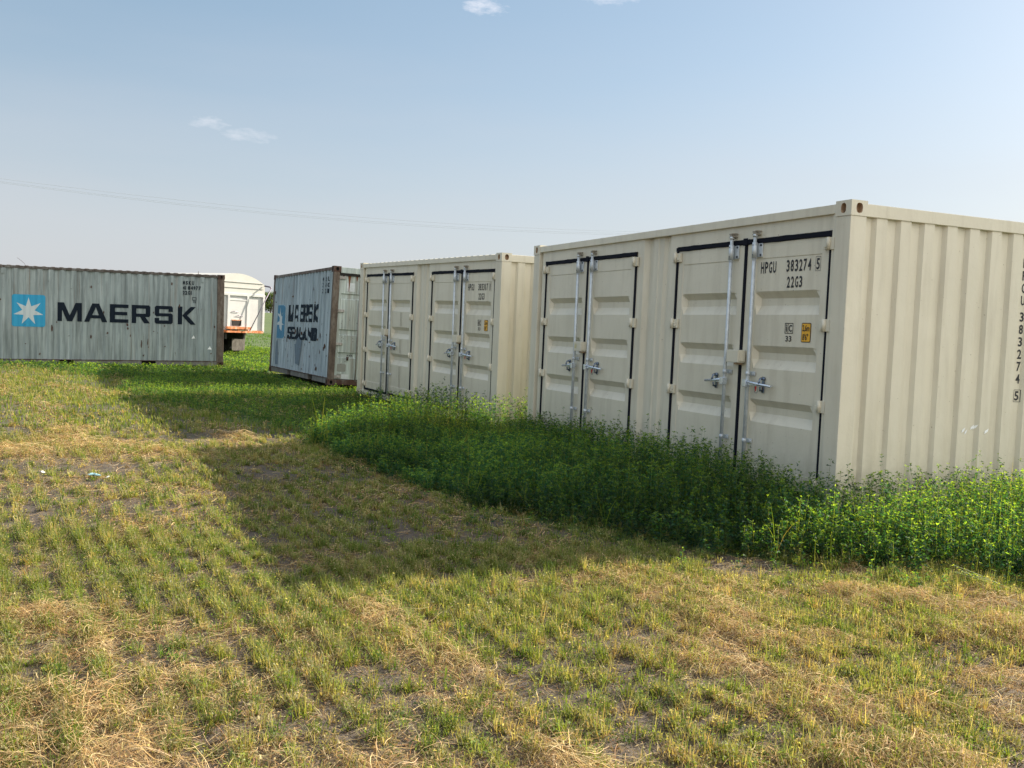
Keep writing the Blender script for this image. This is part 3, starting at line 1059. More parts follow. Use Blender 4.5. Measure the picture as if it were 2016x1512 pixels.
        for (s_, z_) in (('MSKU', .212), ('2650', .345), ('22G1', .478)):
            for k, ch in enumerate(s_):
                aa = .89 - k * .125
                art('marking', place(text_polys(ch, .02), aa, aa - .07, H - z_ - .100, H - z_), M['mk_navy_old'])
    # scrapes and dents marks
    scr = []
    n_s = 95 if i == 3 else 28
    for _ in range(n_s):
        a_ = rng.uniform(.2, L - .2)
        z_ = rng.uniform(.18, 1.15) if rng.random() < .8 else rng.uniform(1.1, 2.4)
        w_, h_ = rng.uniform(.010, .045), rng.gamma(1.6, .028)
        sk = rng.uniform(-.4, .4) * w_
        scr.append([(a_, z_), (a_ + w_ * .6, z_ - h_ * .1), (a_ + w_, z_ + h_ * .3), (a_ + w_ * .7 + sk, z_ + h_), (a_ + w_ * .2 + sk, z_ + h_ * 1.1), (a_ - w_ * .2, z_ + h_ * .6)])
    art('rust_scrape', scr, M['rust_dark'], .004)['kind'] = 'stuff'
    if i == 3:
        art('dark_patch', [[(3.25, .35), (2.75, .30), (2.70, .9), (2.95, 1.05), (3.1, .85), (3.3, .8)]], M['patch_blue'], .0035)
        art('dark_patch', [[(5.5, .22), (5.2, .22), (5.25, .85), (5.5, .8)]], M['patch_blue'], .0035)
    return root


M['hinge_old'] = mat_oldpaint('weathered_hinge_paint', (.33, .31, .29), (.42, .39, .36), .7, chips=.60)
M['sticker_white'] = mat_simple('faded_white_sticker', (.52, .55, .56), .6, 0, .15, 14)
M['patch_grey'] = mat_simple('grey_paint_patch', (.24, .245, .22), .7, 0, .06, 14)
M['patch_blue'] = mat_simple('repainted_blue_patch', (.125, .175, .22), .6, 0, .12, 8)
M['rust_streak'] = mat_simple('orange_rust_stain', (.16, .055, .02), .85, 0, .4, 25)

old_container(3, 'shipping_container', 'blue grey container with faded two-line lettering and dents, corner on at middle', M['old_mid'], M['old_door'],
              M['rust_post'], M['rust_rail'])
old_container(4, 'shipping_container', 'grey green container at left with big dark lettering beside a blue star logo', M['old_left'], M['old_left'],
              M['rust_post'], M['rust_rail_dark'])
#PART2
# ------------------------------------------------------------------ ground
_NT = rng.random((512, 512))


def vnoise(x, y, s=1.0, seed=0):
    x = np.asarray(x, float) * s + 37.3 * seed + 300; y = np.asarray(y, float) * s + 91.7 * seed + 300
    xi, yi = np.floor(x).astype(int), np.floor(y).astype(int)
    fx, fy = x - xi, y - yi
    fx, fy = fx * fx * (3 - 2 * fx), fy * fy * (3 - 2 * fy)
    t = lambda a, b: _NT[a % 512, b % 512]
    return (t(xi, yi) * (1 - fx) + t(xi + 1, yi) * fx) * (1 - fy) + (t(xi, yi + 1) * (1 - fx) + t(xi + 1, yi + 1) * fx) * fy


def fbm(x, y, s, seed, o=4):
    v, a, n = 0, 1, 0
    for k in range(o):
        v = v + a * vnoise(x, y, s * 2 ** k, seed + k); n += a; a *= .5
    return v / n


ROW = np.array([-.47, .883]); ROWN = np.array([.883, .47]); ROWSP = .165


def row_pos(x, y):
    wob = .05 * (fbm(x, y, .6, 31, 2) - .5)
    return (x * ROWN[0] + y * ROWN[1] + wob) / ROWSP


def hay(x, y):
    """Loose dry hay left in windrows (0..1)."""
    a = x * ROW[0] + y * ROW[1]; c = x * ROWN[0] + y * ROWN[1]
    n = fbm(a * .55 + 3, c * 1.5, 1.0, 5, 4)
    v = np.clip((n - .50) * 5.0, 0, .85)
    for (cx, cy, rx, ry, k) in HAY_SPOTS:
        d = ((x - cx) / rx) ** 2 + ((y - cy) / ry) ** 2
        v = np.maximum(v, k * np.exp(-d * 1.2) * np.clip(.55 + 1.4 * (fbm(x, y, 3.0, 9, 3) - .38), 0, 1))
    for (cx, cy, rx, ry) in BARE_SPOTS:
        d = ((x - cx) / rx) ** 2 + ((y - cy) / ry) ** 2
        v = v * (1 - np.exp(-d * 1.5))
    v = v * (.62 + .38 * np.clip((fbm(x, y, 4.5, 29, 3) - .35) * 5, 0, 1))
    v = v * (1 - .7 * np.exp(-((x + .4) / 2.1) ** 2 - ((y - 8.2) / 2.6) ** 2))
    return np.clip(v, 0, 1)


def px2w(px, py, z=-CAM_H):
    d = np.array(sky_dir(px, py)); t = z / d[2]
    return d[0] * t, d[1] * t


HAY_SPOTS = []
for (px, py, rx, ry, k) in ((130, 1215, 1.0, .5, 1), (600, 1240, .5, .35, .9), (330, 1350, .7, .3, .9), (60, 1460, .5, .25, 1), (640, 1490, .45, .2, 1),
                            (1010, 1440, .35, .2, .8), (1300, 1150, 1.2, .4, .8), (1750, 1180, 1.3, .4, 1), (1950, 1240, .7, .35, 1), (1560, 1260, .7, .3, .9),
                            (1850, 1390, .8, .25, .85), (1980, 1330, .4, .2, .8), (230, 890, 2.0, .8, .7), (560, 880, 1.2, .4, .6), (330, 960, 1.3, .7, .8),
                            (700, 1100, .6, .4, .5), (820, 930, .6, .6, .25), (450, 1010, .6, .5, .8), (1150, 1130, .5, .3, .8), (1480, 1480, .4, .15, .6)):
    x_, y_ = px2w(px, py); HAY_SPOTS.append((x_, y_, rx, ry, k))
BARE_SPOTS = []
for (px, py, rx, ry) in ((150, 1080, 1.1, .8), (330, 1150, .7, .5), (900, 1420, .4, .2), (1400, 1340, .4, .22), (1520, 1430, .5, .2), (80, 1330, .35, .2),
                         (1100, 1290, .4, .2), (700, 1330, .5, .2), (420, 1200, .4, .3), (1750, 1290, .4, .15)):
    x_, y_ = px2w(px, py); BARE_SPOTS.append((x_, y_, rx, ry))


def inside(poly, x, y):
    r = np.zeros(np.shape(x), bool)
    n = len(poly)
    for i in range(n):
        x1, y1 = poly[i]; x2, y2 = poly[(i + 1) % n]
        c = ((y1 > y) != (y2 > y)) & (x < (x2 - x1) * (y - y1) / (y2 - y1 + 1e-12) + x1)
        r ^= c
    return r


TALL = [(9, 3.9), (4.6, 6.05), (3.42, 6.62), (1.55, 7.0), (.75, 7.5), (.05, 8.15), (-1.25, 10.1), (-2.42, 12.3), (-2.2, 13.6), (-1.6, 14.2), (-1.9, 16.6), (-2.6, 18.3),
        (-2.8, 19.4), (-.5, 24), (9, 24)]
MED = [(-.6, 12.0), (-2.45, 12.45), (-3.0, 13.6), (-4.6, 15.6), (-6.4, 17.2), (-7.6, 19.6), (-8.3, 22.0), (-11.5, 24.4), (-16, 25.6), (-24, 27), (-24, 60), (6, 60), (6, 20)]


def footprint(x, y, grow=0.0):
    r = np.zeros(np.shape(x), bool)
    for i in POSE:
        mi = pose_matrix(i).inverted()
        lx = mi[0][0] * x + mi[0][1] * y + mi[0][3]; ly = mi[1][0] * x + mi[1][1] * y + mi[1][3]
        r |= (lx > -grow) & (lx < L + grow) & (ly < grow) & (ly > -W - grow)
    return r


def soft(poly, x, y, s):
    """Zone membership with a ragged edge."""
    jx = (fbm(x, y, 2.2, 41, 3) - .5) * s; jy = (fbm(x, y, 2.2, 47, 3) - .5) * s
    return inside(poly, x + jx, y + jy)


def hgt(x, y):
    x = np.asarray(x, float); y = np.asarray(y, float)
    r = np.hypot(x, y)
    near = np.clip((40 - r) / 20, 0, 1)
    h = near * ((fbm(x, y, .35, 2, 3) - .5) * .07 + (fbm(x, y, 2.5, 4, 4) - .5) * .035)
    rp = row_pos(x, y)
    h = h + near * .006 * np.cos(2 * np.pi * rp) * (r < 30)
    h = h + near * hay(x, y) ** 2 * .030
    t = np.clip((y - 60) / 240, 0, 1)
    h = h + 3.0 * t * t * (3 - 2 * t)
    return h - .015


def np_mesh(name, co, faces_n, corners, mat, col=None, smooth=False):
    """co (n,3), faces_n = verts per face (int or array), corners flat indices."""
    me = bpy.data.meshes.new(name)
    nf = len(corners) // faces_n
    me.vertices.add(len(co)); me.vertices.foreach_set('co', np.asarray(co, np.float32).ravel())
    me.loops.add(len(corners)); me.loops.foreach_set('vertex_index', np.asarray(corners, np.int32))
    me.polygons.add(nf)
    me.polygons.foreach_set('loop_start', np.arange(nf, dtype=np.int32) * faces_n)
    me.polygons.foreach_set('loop_total', np.full(nf, faces_n, np.int32))
    if smooth: me.polygons.foreach_set('use_smooth', np.ones(nf, bool))
    if col is not None:
        at = me.color_attributes.new('col', 'FLOAT_COLOR', 'POINT')
        c = np.ones((len(co), 4), np.float32); c[:, :3] = col
        at.data.foreach_set('color', c.ravel())
    me.update(); me.validate()
    me.materials.append(mat)
    o = bpy.data.objects.new(name, me)
    COL.objects.link(o)
    return o


def axis(dense0, dense1, step, far0, far1, g=1.12):
    a = list(np.arange(dense0, dense1, step))
    s, v = step, a[-1]
    hi = []
    while v < far1:
        s *= g; v += s; hi.append(min(v, far1))
    s, v = step, a[0]
    lo = []
    while v > far0:
        s *= g; v -= s; lo.append(max(v, far0))
    return np.array(lo[::-1] + a + hi)


gx = axis(-6, 5, .045, -6000, 6000, 1.10); gy = axis(2.2, 13, .045, -300, 9000, 1.045)
X, Y = np.meshgrid(gx, gy, indexing='ij')
Z = hgt(X, Y)
nx, ny = X.shape
co = np.stack([X, Y, Z], -1).reshape(-1, 3)
ii = (np.arange(nx - 1)[:, None] * ny + np.arange(ny - 1)[None, :]).ravel()
cor = np.stack([ii, ii + ny, ii + ny + 1, ii + 1], -1).ravel()
green = np.clip(inside(TALL, X, Y) * 1.0 + soft(MED, X, Y, 1.5), 0, 1) * (Y < 60) + (Y >= 40) * 1.0 + (X < -30) * (Y > 20) + (X > 12)
green = np.clip(green, 0, 1)
hy = hay(X, Y)
# r = green cover, g = hay cover, b = mid-distance grassy cover
mid = np.clip((np.hypot(X, Y) - 9) / 12, 0, 1)
gcol = np.stack([green, hy, mid], -1).reshape(-1, 3)


def mat_ground():
    t = NT('field_soil')
    v = t.coord()
    a = t.new('ShaderNodeAttribute'); a.attribute_name = 'col'
    s = t.new('ShaderNodeSeparateColor'); t.l.new(a.outputs['Color'], s.inputs[0])
    n1 = t.noise(3, 6, .65, v); n2 = t.noise(28, 6, .7, v); n3 = t.noise(110, 4, .7, v)
    soil = t.ramp(n1, [(.3, (.055, .042, .035)), (.7, (.125, .098, .078))])
    soil = t.mix(t.ramp(n2, [(.40, g1(0)), (.65, g1(.8))]), soil, (.055, .042, .034))
    soil = t.mix(t.ramp(n3, [(.55, g1(0)), (.68, g1(.7))]), soil, (.24, .18, .11))
    strawc = t.ramp(n3, [(.35, (.10, .07, .035)), (.6, (.34, .235, .11))])
    c = t.mix(t.math('MULTIPLY', s.outputs[1], .75), soil, strawc)
    gr = t.ramp(n2, [(.35, (.040, .055, .016)), (.65, (.105, .115, .034))])
    c = t.mix(t.math('MULTIPLY', s.outputs[2], .55), c, gr)
    far = t.ramp(t.noise(.05, 6, .6, v), [(.35, (.055, .090, .018)), (.65, (.090, .125, .028))])
    far = t.mix(t.ramp(n2, [(.3, g1(.5)), (.7, g1(0))]), far, (.03, .06, .012))
    c = t.mix(s.outputs[0], c, far)
    hgt_ = t.mix(.5, n2, n3)
    t.bump(hgt_, .9, .03)
    t.set(Base_Color=c, Roughness=.95)
    return t.m


ground = np_mesh('ground', co, 4, cor, mat_ground(), gcol, True)
tag(ground, kind='structure')

# gravel track far off
tx = np.linspace(-500, 500, 101)
rc = []
for x in tx:
    for y in (281, 285):
        rc.append((x, y + x * .02, float(hgt(x, y + x * .02)) + .10))
k = np.arange(100) * 2
tr = np_mesh('gravel_road', np.array(rc), 4, np.stack([k, k + 2, k + 3, k + 1], -1).ravel(), mat_simple('pale_gravel', (.42, .38, .32), .9, 0, .12, .8))
tag(tr, kind='structure')

# ------------------------------------------------------------------ plant parts, vectorised


def ribbons(base, az, lean, length, width, c0, c1, curve, nseg=3, droop=0.0, flat_end=False):
    """Tapered blades: base (n,3); returns verts, quad corners, colours."""
    n = len(base)
    t = np.linspace(0, 1, nseg + 1)
    dirh = np.stack([np.cos(az), np.sin(az)], -1)
    side = np.stack([-np.sin(az), np.cos(az)], -1)
    V = np.zeros((n, nseg + 1, 2, 3)); C = np.zeros((n, nseg + 1, 2, 3))
    for k, tt in enumerate(t):
        ang = lean + curve * tt
        # integrate roughly
        out = length * tt * np.sin(lean + curve * tt * .5)
        up = length * tt * np.cos(lean + curve * tt * .5) - droop * length * tt * tt
        w = width * (1 - tt ** 1.6 * (.6 if flat_end else .96)) * .5
        p = base.copy()
        p[:, 0] += dirh[:, 0] * out; p[:, 1] += dirh[:, 1] * out; p[:, 2] += up
        for s_ in (0, 1):
            sg = 1 if s_ else -1
            V[:, k, s_, 0] = p[:, 0] + sg * side[:, 0] * w
            V[:, k, s_, 1] = p[:, 1] + sg * side[:, 1] * w
            V[:, k, s_, 2] = p[:, 2]
            C[:, k, s_, :] = c0 + (c1 - c0) * tt
    idx = np.arange(n)[:, None] * (2 * (nseg + 1)) + np.arange(nseg)[None, :] * 2
    F = np.stack([idx, idx + 1, idx + 3, idx + 2], -1).reshape(-1)
    return V.reshape(-1, 3), F, C.reshape(-1, 3)


def leaflets(p, az, tilt, size, width, c, fold=.25):
    """Small kite leaves: 4 verts each."""
    n = len(p)
    d = np.stack([np.cos(az) * np.cos(tilt), np.sin(az) * np.cos(tilt), np.sin(tilt)], -1)
    s = np.stack([-np.sin(az), np.cos(az), np.zeros(n)], -1)
    roll = rng.normal(0, .5, n)
    up = np.cross(d, s)
    s = s * np.cos(roll)[:, None] + up * np.sin(roll)[:, None]
    V = np.zeros((n, 4, 3))
    V[:, 0] = p
    V[:, 1] = p + d * (size * .5)[:, None] + s * (width * .5)[:, None]
    V[:, 2] = p + d * size[:, None] - np.array([0, 0, 1.0]) * (size * fold)[:, None]
    V[:, 3] = p + d * (size * .5)[:, None] - s * (width * .5)[:, None]
    F = np.arange(n * 4)
    C = np.repeat(c, 4, 0)
    return V.reshape(-1, 3), F, C


class Acc:
    def __init__(self): self.v, self.f, self.c, self.n = [], [], [], 0

    def add(self, vfc):
        v, f, c = vfc
        self.v.append(v); self.f.append(f + self.n); self.c.append(c); self.n += len(v)

    def build(self, name, mat):
        return np_mesh(name, np.concatenate(self.v), 4, np.concatenate(self.f), mat, np.clip(np.concatenate(self.c), 0, 1))


def pick(cols, n, jit=.12):
    cols = np.array(cols)
    c = cols[rng.integers(0, len(cols), n)]
    return c * (1 + rng.normal(0, jit, (n, 1))) * (1 + rng.normal(0, jit * .3, (n, 3)))


def scatter(n, y0, y1, margin=.08):
    """Points over the visible wedge, evenly per area, with a margin for side views."""
    y = np.sqrt(rng.uniform(y0 ** 2, y1 ** 2, n))
    w = .52 * y + margin * y + 1.6 * (y < 14)
    x = rng.uniform(-1, 1, n) * w
    return x, y


# ------------------------------------------------------------------ tall alfalfa
def alfalfa(name, n_pts, poly, ybox, hfun, leafsize, nodes, label, lf, dark=1.0, keep=None, stems=True):
    xs = rng.uniform(ybox[0], ybox[1], n_pts); ys = rng.uniform(ybox[2], ybox[3], n_pts)
    m = inside(poly, xs + (fbm(xs, ys, 3, 51, 2) - .5) * .5, ys + (fbm(xs, ys, 3, 57, 2) - .5) * .5) & ~footprint(xs, ys, .03)
    m &= (np.abs(xs) < .62 * ys + 1.2)
    if keep is not None: m &= keep(xs, ys)
    xs, ys = xs[m], ys[m]
    n = len(xs)
    h = hfun(xs, ys) * rng.uniform(.72, 1.08, n)
    tallone = rng.random(n) < .08
    h = np.where(tallone, h * rng.uniform(1.1, 1.34, n), h)
    base = np.stack([xs, ys, hgt(xs, ys)], -1)
    az = rng.uniform(0, 2 * np.pi, n); lean = np.abs(rng.normal(0, .11, n)) + .02
    tone = (.35 + 1.35 * fbm(xs, ys, 1.5, 61, 3))[:, None] * rng.uniform(.8, 1.2, (n, 1))
    A = Acc()
    stemc = pick([(.10, .17, .045), (.12, .17, .06), (.08, .13, .04)], n, .15) * tone
    curve = rng.normal(0, .25, n)
    if stems:
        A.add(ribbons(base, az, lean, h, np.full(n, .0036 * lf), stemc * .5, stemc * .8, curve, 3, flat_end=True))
    leafcols = [(.018, .062, .036), (.030, .086, .040), (.013, .048, .034), (.060, .115, .034)]
    for k in range(nodes):
        f = (k + .6 + rng.uniform(-.4, .4, n)) / nodes
        f = .12 + .88 * f if True else f
        f = np.clip(f, .08, 1.0)
        ang = lean + curve * f * .5
        px_ = base[:, 0] + np.cos(az) * h * f * np.sin(ang); py_ = base[:, 1] + np.sin(az) * h * f * np.sin(ang)
        pz_ = base[:, 2] + h * f * np.cos(ang)
        a0 = rng.uniform(0, 2 * np.pi, n)
        pet = leafsize * rng.uniform(.4, 1.3, n) * (1.0 - .6 * f)
        tip = np.stack([px_ + np.cos(a0) * pet, py_ + np.sin(a0) * pet, pz_ + pet * rng.uniform(.1, .7, n)], -1)
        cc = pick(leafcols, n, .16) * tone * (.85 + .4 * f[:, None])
        for j in (-1, 0, 1):
            aa = a0 + j * .95 + rng.normal(0, .25, n)
            sz = leafsize * rng.uniform(.75, 1.25, n) * (1.1 - .35 * f)
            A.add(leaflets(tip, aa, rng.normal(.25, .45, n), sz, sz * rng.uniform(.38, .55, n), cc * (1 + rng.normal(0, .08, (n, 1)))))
    # young tips: upright narrow tufts
    a0 = rng.uniform(0, 2 * np.pi, n)
    ang = lean + curve * .5
    top = np.stack([base[:, 0] + np.cos(az) * h * np.sin(ang), base[:, 1] + np.sin(az) * h * np.sin(ang), base[:, 2] + h * np.cos(ang)], -1)
    for j in range(3):
        sz = leafsize * rng.uniform(.6, 1.0, n)
        A.add(leaflets(top, a0 + j * 2.1, rng.uniform(.4, 1.3, n), sz, sz * .4, pick([(.09, .17, .035), (.11, .19, .04)], n) * tone))
    o = A.build(name, MAT_LEAF)
    tag(o, label, 'alfalfa', kind='stuff')
    return o


MAT_LEAF = mat_leafy('alfalfa_leaf', .54, tint=(2.9, 2.3, .50))
MAT_GRASS = mat_leafy('grass_blade', .48, tint=(1.6, 1.6, .60))
MAT_STRAW = mat_leafy('dry_straw', .30, tint=(1.4, 1.25, .9))


def near_old(x, y, g):
    r = np.zeros(np.shape(x), bool)
    for i in (3, 4):
        mi = pose_matrix(i).inverted()
        lx = mi[0][0] * x + mi[0][1] * y + mi[0][3]; ly = mi[1][0] * x + mi[1][1] * y + mi[1][3]
        r |= (lx > -g) & (lx < L + g) & (ly < g) & (ly > -W - g)
    return r


def h_tall(x, y):
    k = np.ones(np.shape(x))
    for dx, dy, w_ in ((-.10, -.20, .22), (-.25, -.45, .16), (-.5, -.8, .12)):
        k = k - w_ * ~inside(TALL, x + dx, y + dy)                          # lower towards the mown edge
    base = .52 + .12 * (fbm(x, y, 1.1, 71, 3) - .5) * 2 + .05 * (fbm(x, y, 4.0, 73, 2) - .5) * 2
    pp = -.57 * x + .82 * y
    front_low = np.clip((11.35 - pp) / .5, 0, 1) * np.clip((.9 - x) / 1.2, 0, 1)
    base = base * (1 - .42 * front_low) * np.where(x > 2.2, .92, 1)
    return np.clip(np.where(y > 17, base * .75, base) * k, .12, .72)


def near_edge(x, y):       # thin out deep inside where nothing shows
    return np.ones(np.shape(x), bool)


alfalfa('alfalfa', 24000, TALL, (-3.2, 6.5, 4.8, 13.5), h_tall, .031, 13, 'tall uncut dark green alfalfa along the front of the beige containers', 1.0)
alfalfa('alfalfa', 6200, TALL, (-3.4, 6.5, 13.5, 24), h_tall, .042, 8, 'uncut alfalfa between and in front of the second beige container', 1.3)


def h_med(x, y):
    return (.10 + .10 * fbm(x, y, .7, 77, 3)) * np.where(near_old(x, y, .7), .55, 1)


alfalfa('alfalfa', 15000, MED, (-9, 0, 12, 24), h_med, .030, 4, 'low regrowing alfalfa in the gap before the grey containers', 1.6,
        keep=lambda x, y: ~inside(TALL, x, y) & (rng.random(len(x)) < .35 + .9 * fbm(x, y, .8, 83, 3)))
alfalfa('alfalfa', 17000, MED, (-19, 0, 23, 48), h_med, .055, 3, 'low bright green alfalfa around and behind the grey containers', 2.2)

# ------------------------------------------------------------------ tall grass stems and seed heads among the weeds
def tall_grass(n, poly, box, hs, label, tone):
    xs = rng.uniform(box[0], box[1], n); ys = rng.uniform(box[2], box[3], n)
    m = inside(poly, xs, ys) & ~footprint(xs, ys, .04) & (rng.random(n) < np.clip((fbm(xs, ys, 1.5, 91, 3) - .42) * 6, .12, 1))
    xs, ys = xs[m], ys[m]; n = len(xs)
    base = np.stack([xs, ys, hgt(xs, ys)], -1)
    B = 5
    b_ = np.repeat(base, B, 0) + np.stack([rng.normal(0, .03, n * B), rng.normal(0, .03, n * B), np.zeros(n * B)], -1)
    N = n * B
    ln = np.repeat(hs * rng.uniform(.6, 1.15, n), B) * rng.uniform(.6, 1.1, N)
    c = pick(tone, N, .12)
    A = Acc()
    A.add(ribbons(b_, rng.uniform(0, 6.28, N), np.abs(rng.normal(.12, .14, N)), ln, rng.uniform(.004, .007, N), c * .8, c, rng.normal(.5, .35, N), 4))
    return A


CLUMP = [(-.9, 9.9), (-2.42, 12.0), (-2.5, 13.2), (-1.6, 14.4), (-.4, 13.6), (.1, 12.0)]
A = tall_grass(500, TALL, (-3, 6, 6, 16), .52, '', [(.10, .15, .04), (.22, .20, .09), (.07, .12, .03)])
tag(A.build('weed_grass', MAT_LEAF), 'thin grass blades and dry stems standing among the tall alfalfa', 'grass', kind='stuff')
A = tall_grass(420, CLUMP, (-2.6, .3, 11.0, 14.5), .52, '', [(.13, .18, .05), (.17, .20, .07), (.10, .16, .04)])
tag(A.build('weed_grass', MAT_LEAF), 'pale sunlit grassy clump at the left end of the tall weeds', 'grass', kind='stuff')
# stray alfalfa past the mown edge
EDGE = [(x - .30, y - .38) for x, y in TALL[1:8]] + [(x + .2, y + .3) for x, y in TALL[7:0:-1]]
alfalfa('alfalfa', 4200, EDGE, (-3.4, 5, 5, 13.5), lambda x, y: np.clip(.06 + .20 * fbm(x, y, 1.5, 97, 3), .06, .3), .026, 6,
        'ragged short alfalfa along the mown edge of the tall weeds', 1.0, keep=lambda x, y: rng.random(len(x)) < .15 + .9 * (fbm(x, y, 1.8, 99, 2) > .5))

# ------------------------------------------------------------------ mown field: stubble tufts in rows
GREENS = [(.120, .172, .038), (.160, .205, .052), (.205, .232, .078), (.085, .140, .030), (.250, .245, .125)]
DRYG = [(.30, .26, .14), (.27, .21, .11), (.38, .32, .19)]


def tufts(A, n, y0, y1, blades, hscale, wscale, rowlock=.8, dens=None):
    x, y = scatter(n, y0, y1)
    # pull to the drilled rows
    rp = row_pos(x, y); fr = rp - np.round(rp)
    lock = rng.random(n) < rowlock
    shift = np.where(lock, -fr * ROWSP + rng.normal(0, .022, n), 0)
    x = x + ROWN[0] * shift; y = y + ROWN[1] * shift
    cover = fbm(x, y, 1.3, 13, 3) * .66 + fbm(x, y, 7, 17, 2) * .56
    h_ = hay(x, y)
    lush0 = np.exp(-((x + .7) / 2.3) ** 2 - ((y - 8.2) / 3.2) ** 2)
    keep = rng.random(n) < np.clip((cover - .455 + .16 * lush0) * 4.0, .05, 1) * (1 - .45 * h_)
    keep &= ~(inside(TALL, x, y) & inside(TALL, x - .25, y - .45)) & ~footprint(x, y, .0) & (hgt(x, y) < 3)
    sx_, sy_ = px2w(185, 952)
    keep &= np.hypot((x - sx_) / 1.2, y - sy_) > .16
    x, y = x[keep], y[keep]; n = len(x)
    size = hscale * rng.uniform(.45, 1.45, n) * (.75 + .6 * fbm(x, y, .9, 19, 2))
    lush = np.exp(-((x + .7) / 2.3) ** 2 - ((y - 8.2) / 3.2) ** 2) + np.exp(-((x - 1.2) / 1.6) ** 2 - ((y - 6.6) / .8) ** 2)
    dry = rng.random(n) < (.10 + .36 * fbm(x, y, .6, 23, 2)) * (1 - .75 * np.clip(lush, 0, 1))
    tone = np.where(dry[:, None], pick(DRYG, n, .15), pick(GREENS, n, .15))
    B = blades
    rep = lambda a: np.repeat(a, B, 0)
    X_, Y_, S_, T_ = rep(x), rep(y), rep(size), rep(tone)
    N = n * B
    ra = rng.uniform(0, 2 * np.pi, N); rr = np.abs(rng.normal(0, .026, N)) * wscale ** .5
    bx, by = X_ + np.cos(ra) * rr, Y_ + np.sin(ra) * rr
    base = np.stack([bx, by, hgt(bx, by) - .004], -1)
    ln = S_ * rng.uniform(.35, 1.15, N)
    wd = rng.uniform(.0022, .0050, N) * wscale
    c1 = T_ * (1 + rng.normal(0, .14, (N, 1)))
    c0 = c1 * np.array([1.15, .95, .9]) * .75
    yel = rng.random(N) < .12
    c1 = np.where(yel[:, None], np.array([.42, .36, .20]) * rng.uniform(.8, 1.2, (N, 1)), c1)
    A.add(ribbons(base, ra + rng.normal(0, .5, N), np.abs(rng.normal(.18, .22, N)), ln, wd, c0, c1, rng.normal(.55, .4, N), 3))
    # small leaves on the regrowing stubble
    k = rng.random(N) < .9
    nb = k.sum()
    p = base[k] + np.stack([rng.normal(0, .014, nb), rng.normal(0, .014, nb), ln[k] * rng.uniform(.15, .75, nb)], -1)
    sz = rng.uniform(.010, .019, nb) * wscale ** .7
    A.add(leaflets(p, rng.uniform(0, 6.28, nb), rng.normal(.2, .5, nb), sz, sz * .55, c1[k] * rng.uniform(.8, 1.15, (nb, 1))))


A = Acc()
tufts(A, 19000, 2.6, 7.0, 18, .072, 1.0, .80)
tufts(A, 18000, 7.0, 12.5, 13, .074, 1.55, .82)
tufts(A, 13000, 12.5, 20, 9, .080, 2.7, .7)
tufts(A, 12000, 20, 34, 7, .085, 4.2, .3)
grass = A.build('grass', MAT_GRASS)
tag(grass, 'yellow green stubble and grass tufts growing in rows over the mown field', 'grass', kind='stuff')

# dense low grass on the far left and beyond the gap
A = Acc()
for (nn, y0, y1, wsc) in ((16000, 13, 34, 3.4), (9000, 34, 90, 9.0)):
    x, y = scatter(nn, y0, y1)
    k = ~footprint(x, y, .05) & ~inside(TALL, x, y)
    x, y = x[k], y[k]; n = len(x); B = 6
    X_, Y_ = np.repeat(x, B) + rng.normal(0, .05 * wsc / 3, n * B), np.repeat(y, B) + rng.normal(0, .05 * wsc / 3, n * B)
    g_ = soft(MED, X_, Y_, 1.5) | (Y_ > 40)
    c = np.where(g_[:, None], pick([(.085, .165, .030), (.11, .19, .04), (.07, .14, .028)], n * B), pick([(.16, .20, .045), (.22, .22, .07), (.12, .18, .035)], n * B))
    base = np.stack([X_, Y_, hgt(X_, Y_)], -1)
    A.add(ribbons(base, rng.uniform(0, 6.28, n * B), np.abs(rng.normal(.2, .25, n * B)), rng.uniform(.05, .12, n * B) * np.where(near_old(X_, Y_, .5), .5, 1), rng.uniform(.003, .006, n * B) * wsc,
                  c * .8, c, rng.normal(.4, .4, n * B), 2))
tag(A.build('grass', MAT_GRASS), 'short bright grass spread beyond the mown rows', 'grass', kind='stuff')

# ------------------------------------------------------------------ loose hay
STRAW = [(.58, .42, .19), (.66, .51, .27), (.48, .32, .14), (.34, .21, .09), (.66, .52, .29)]


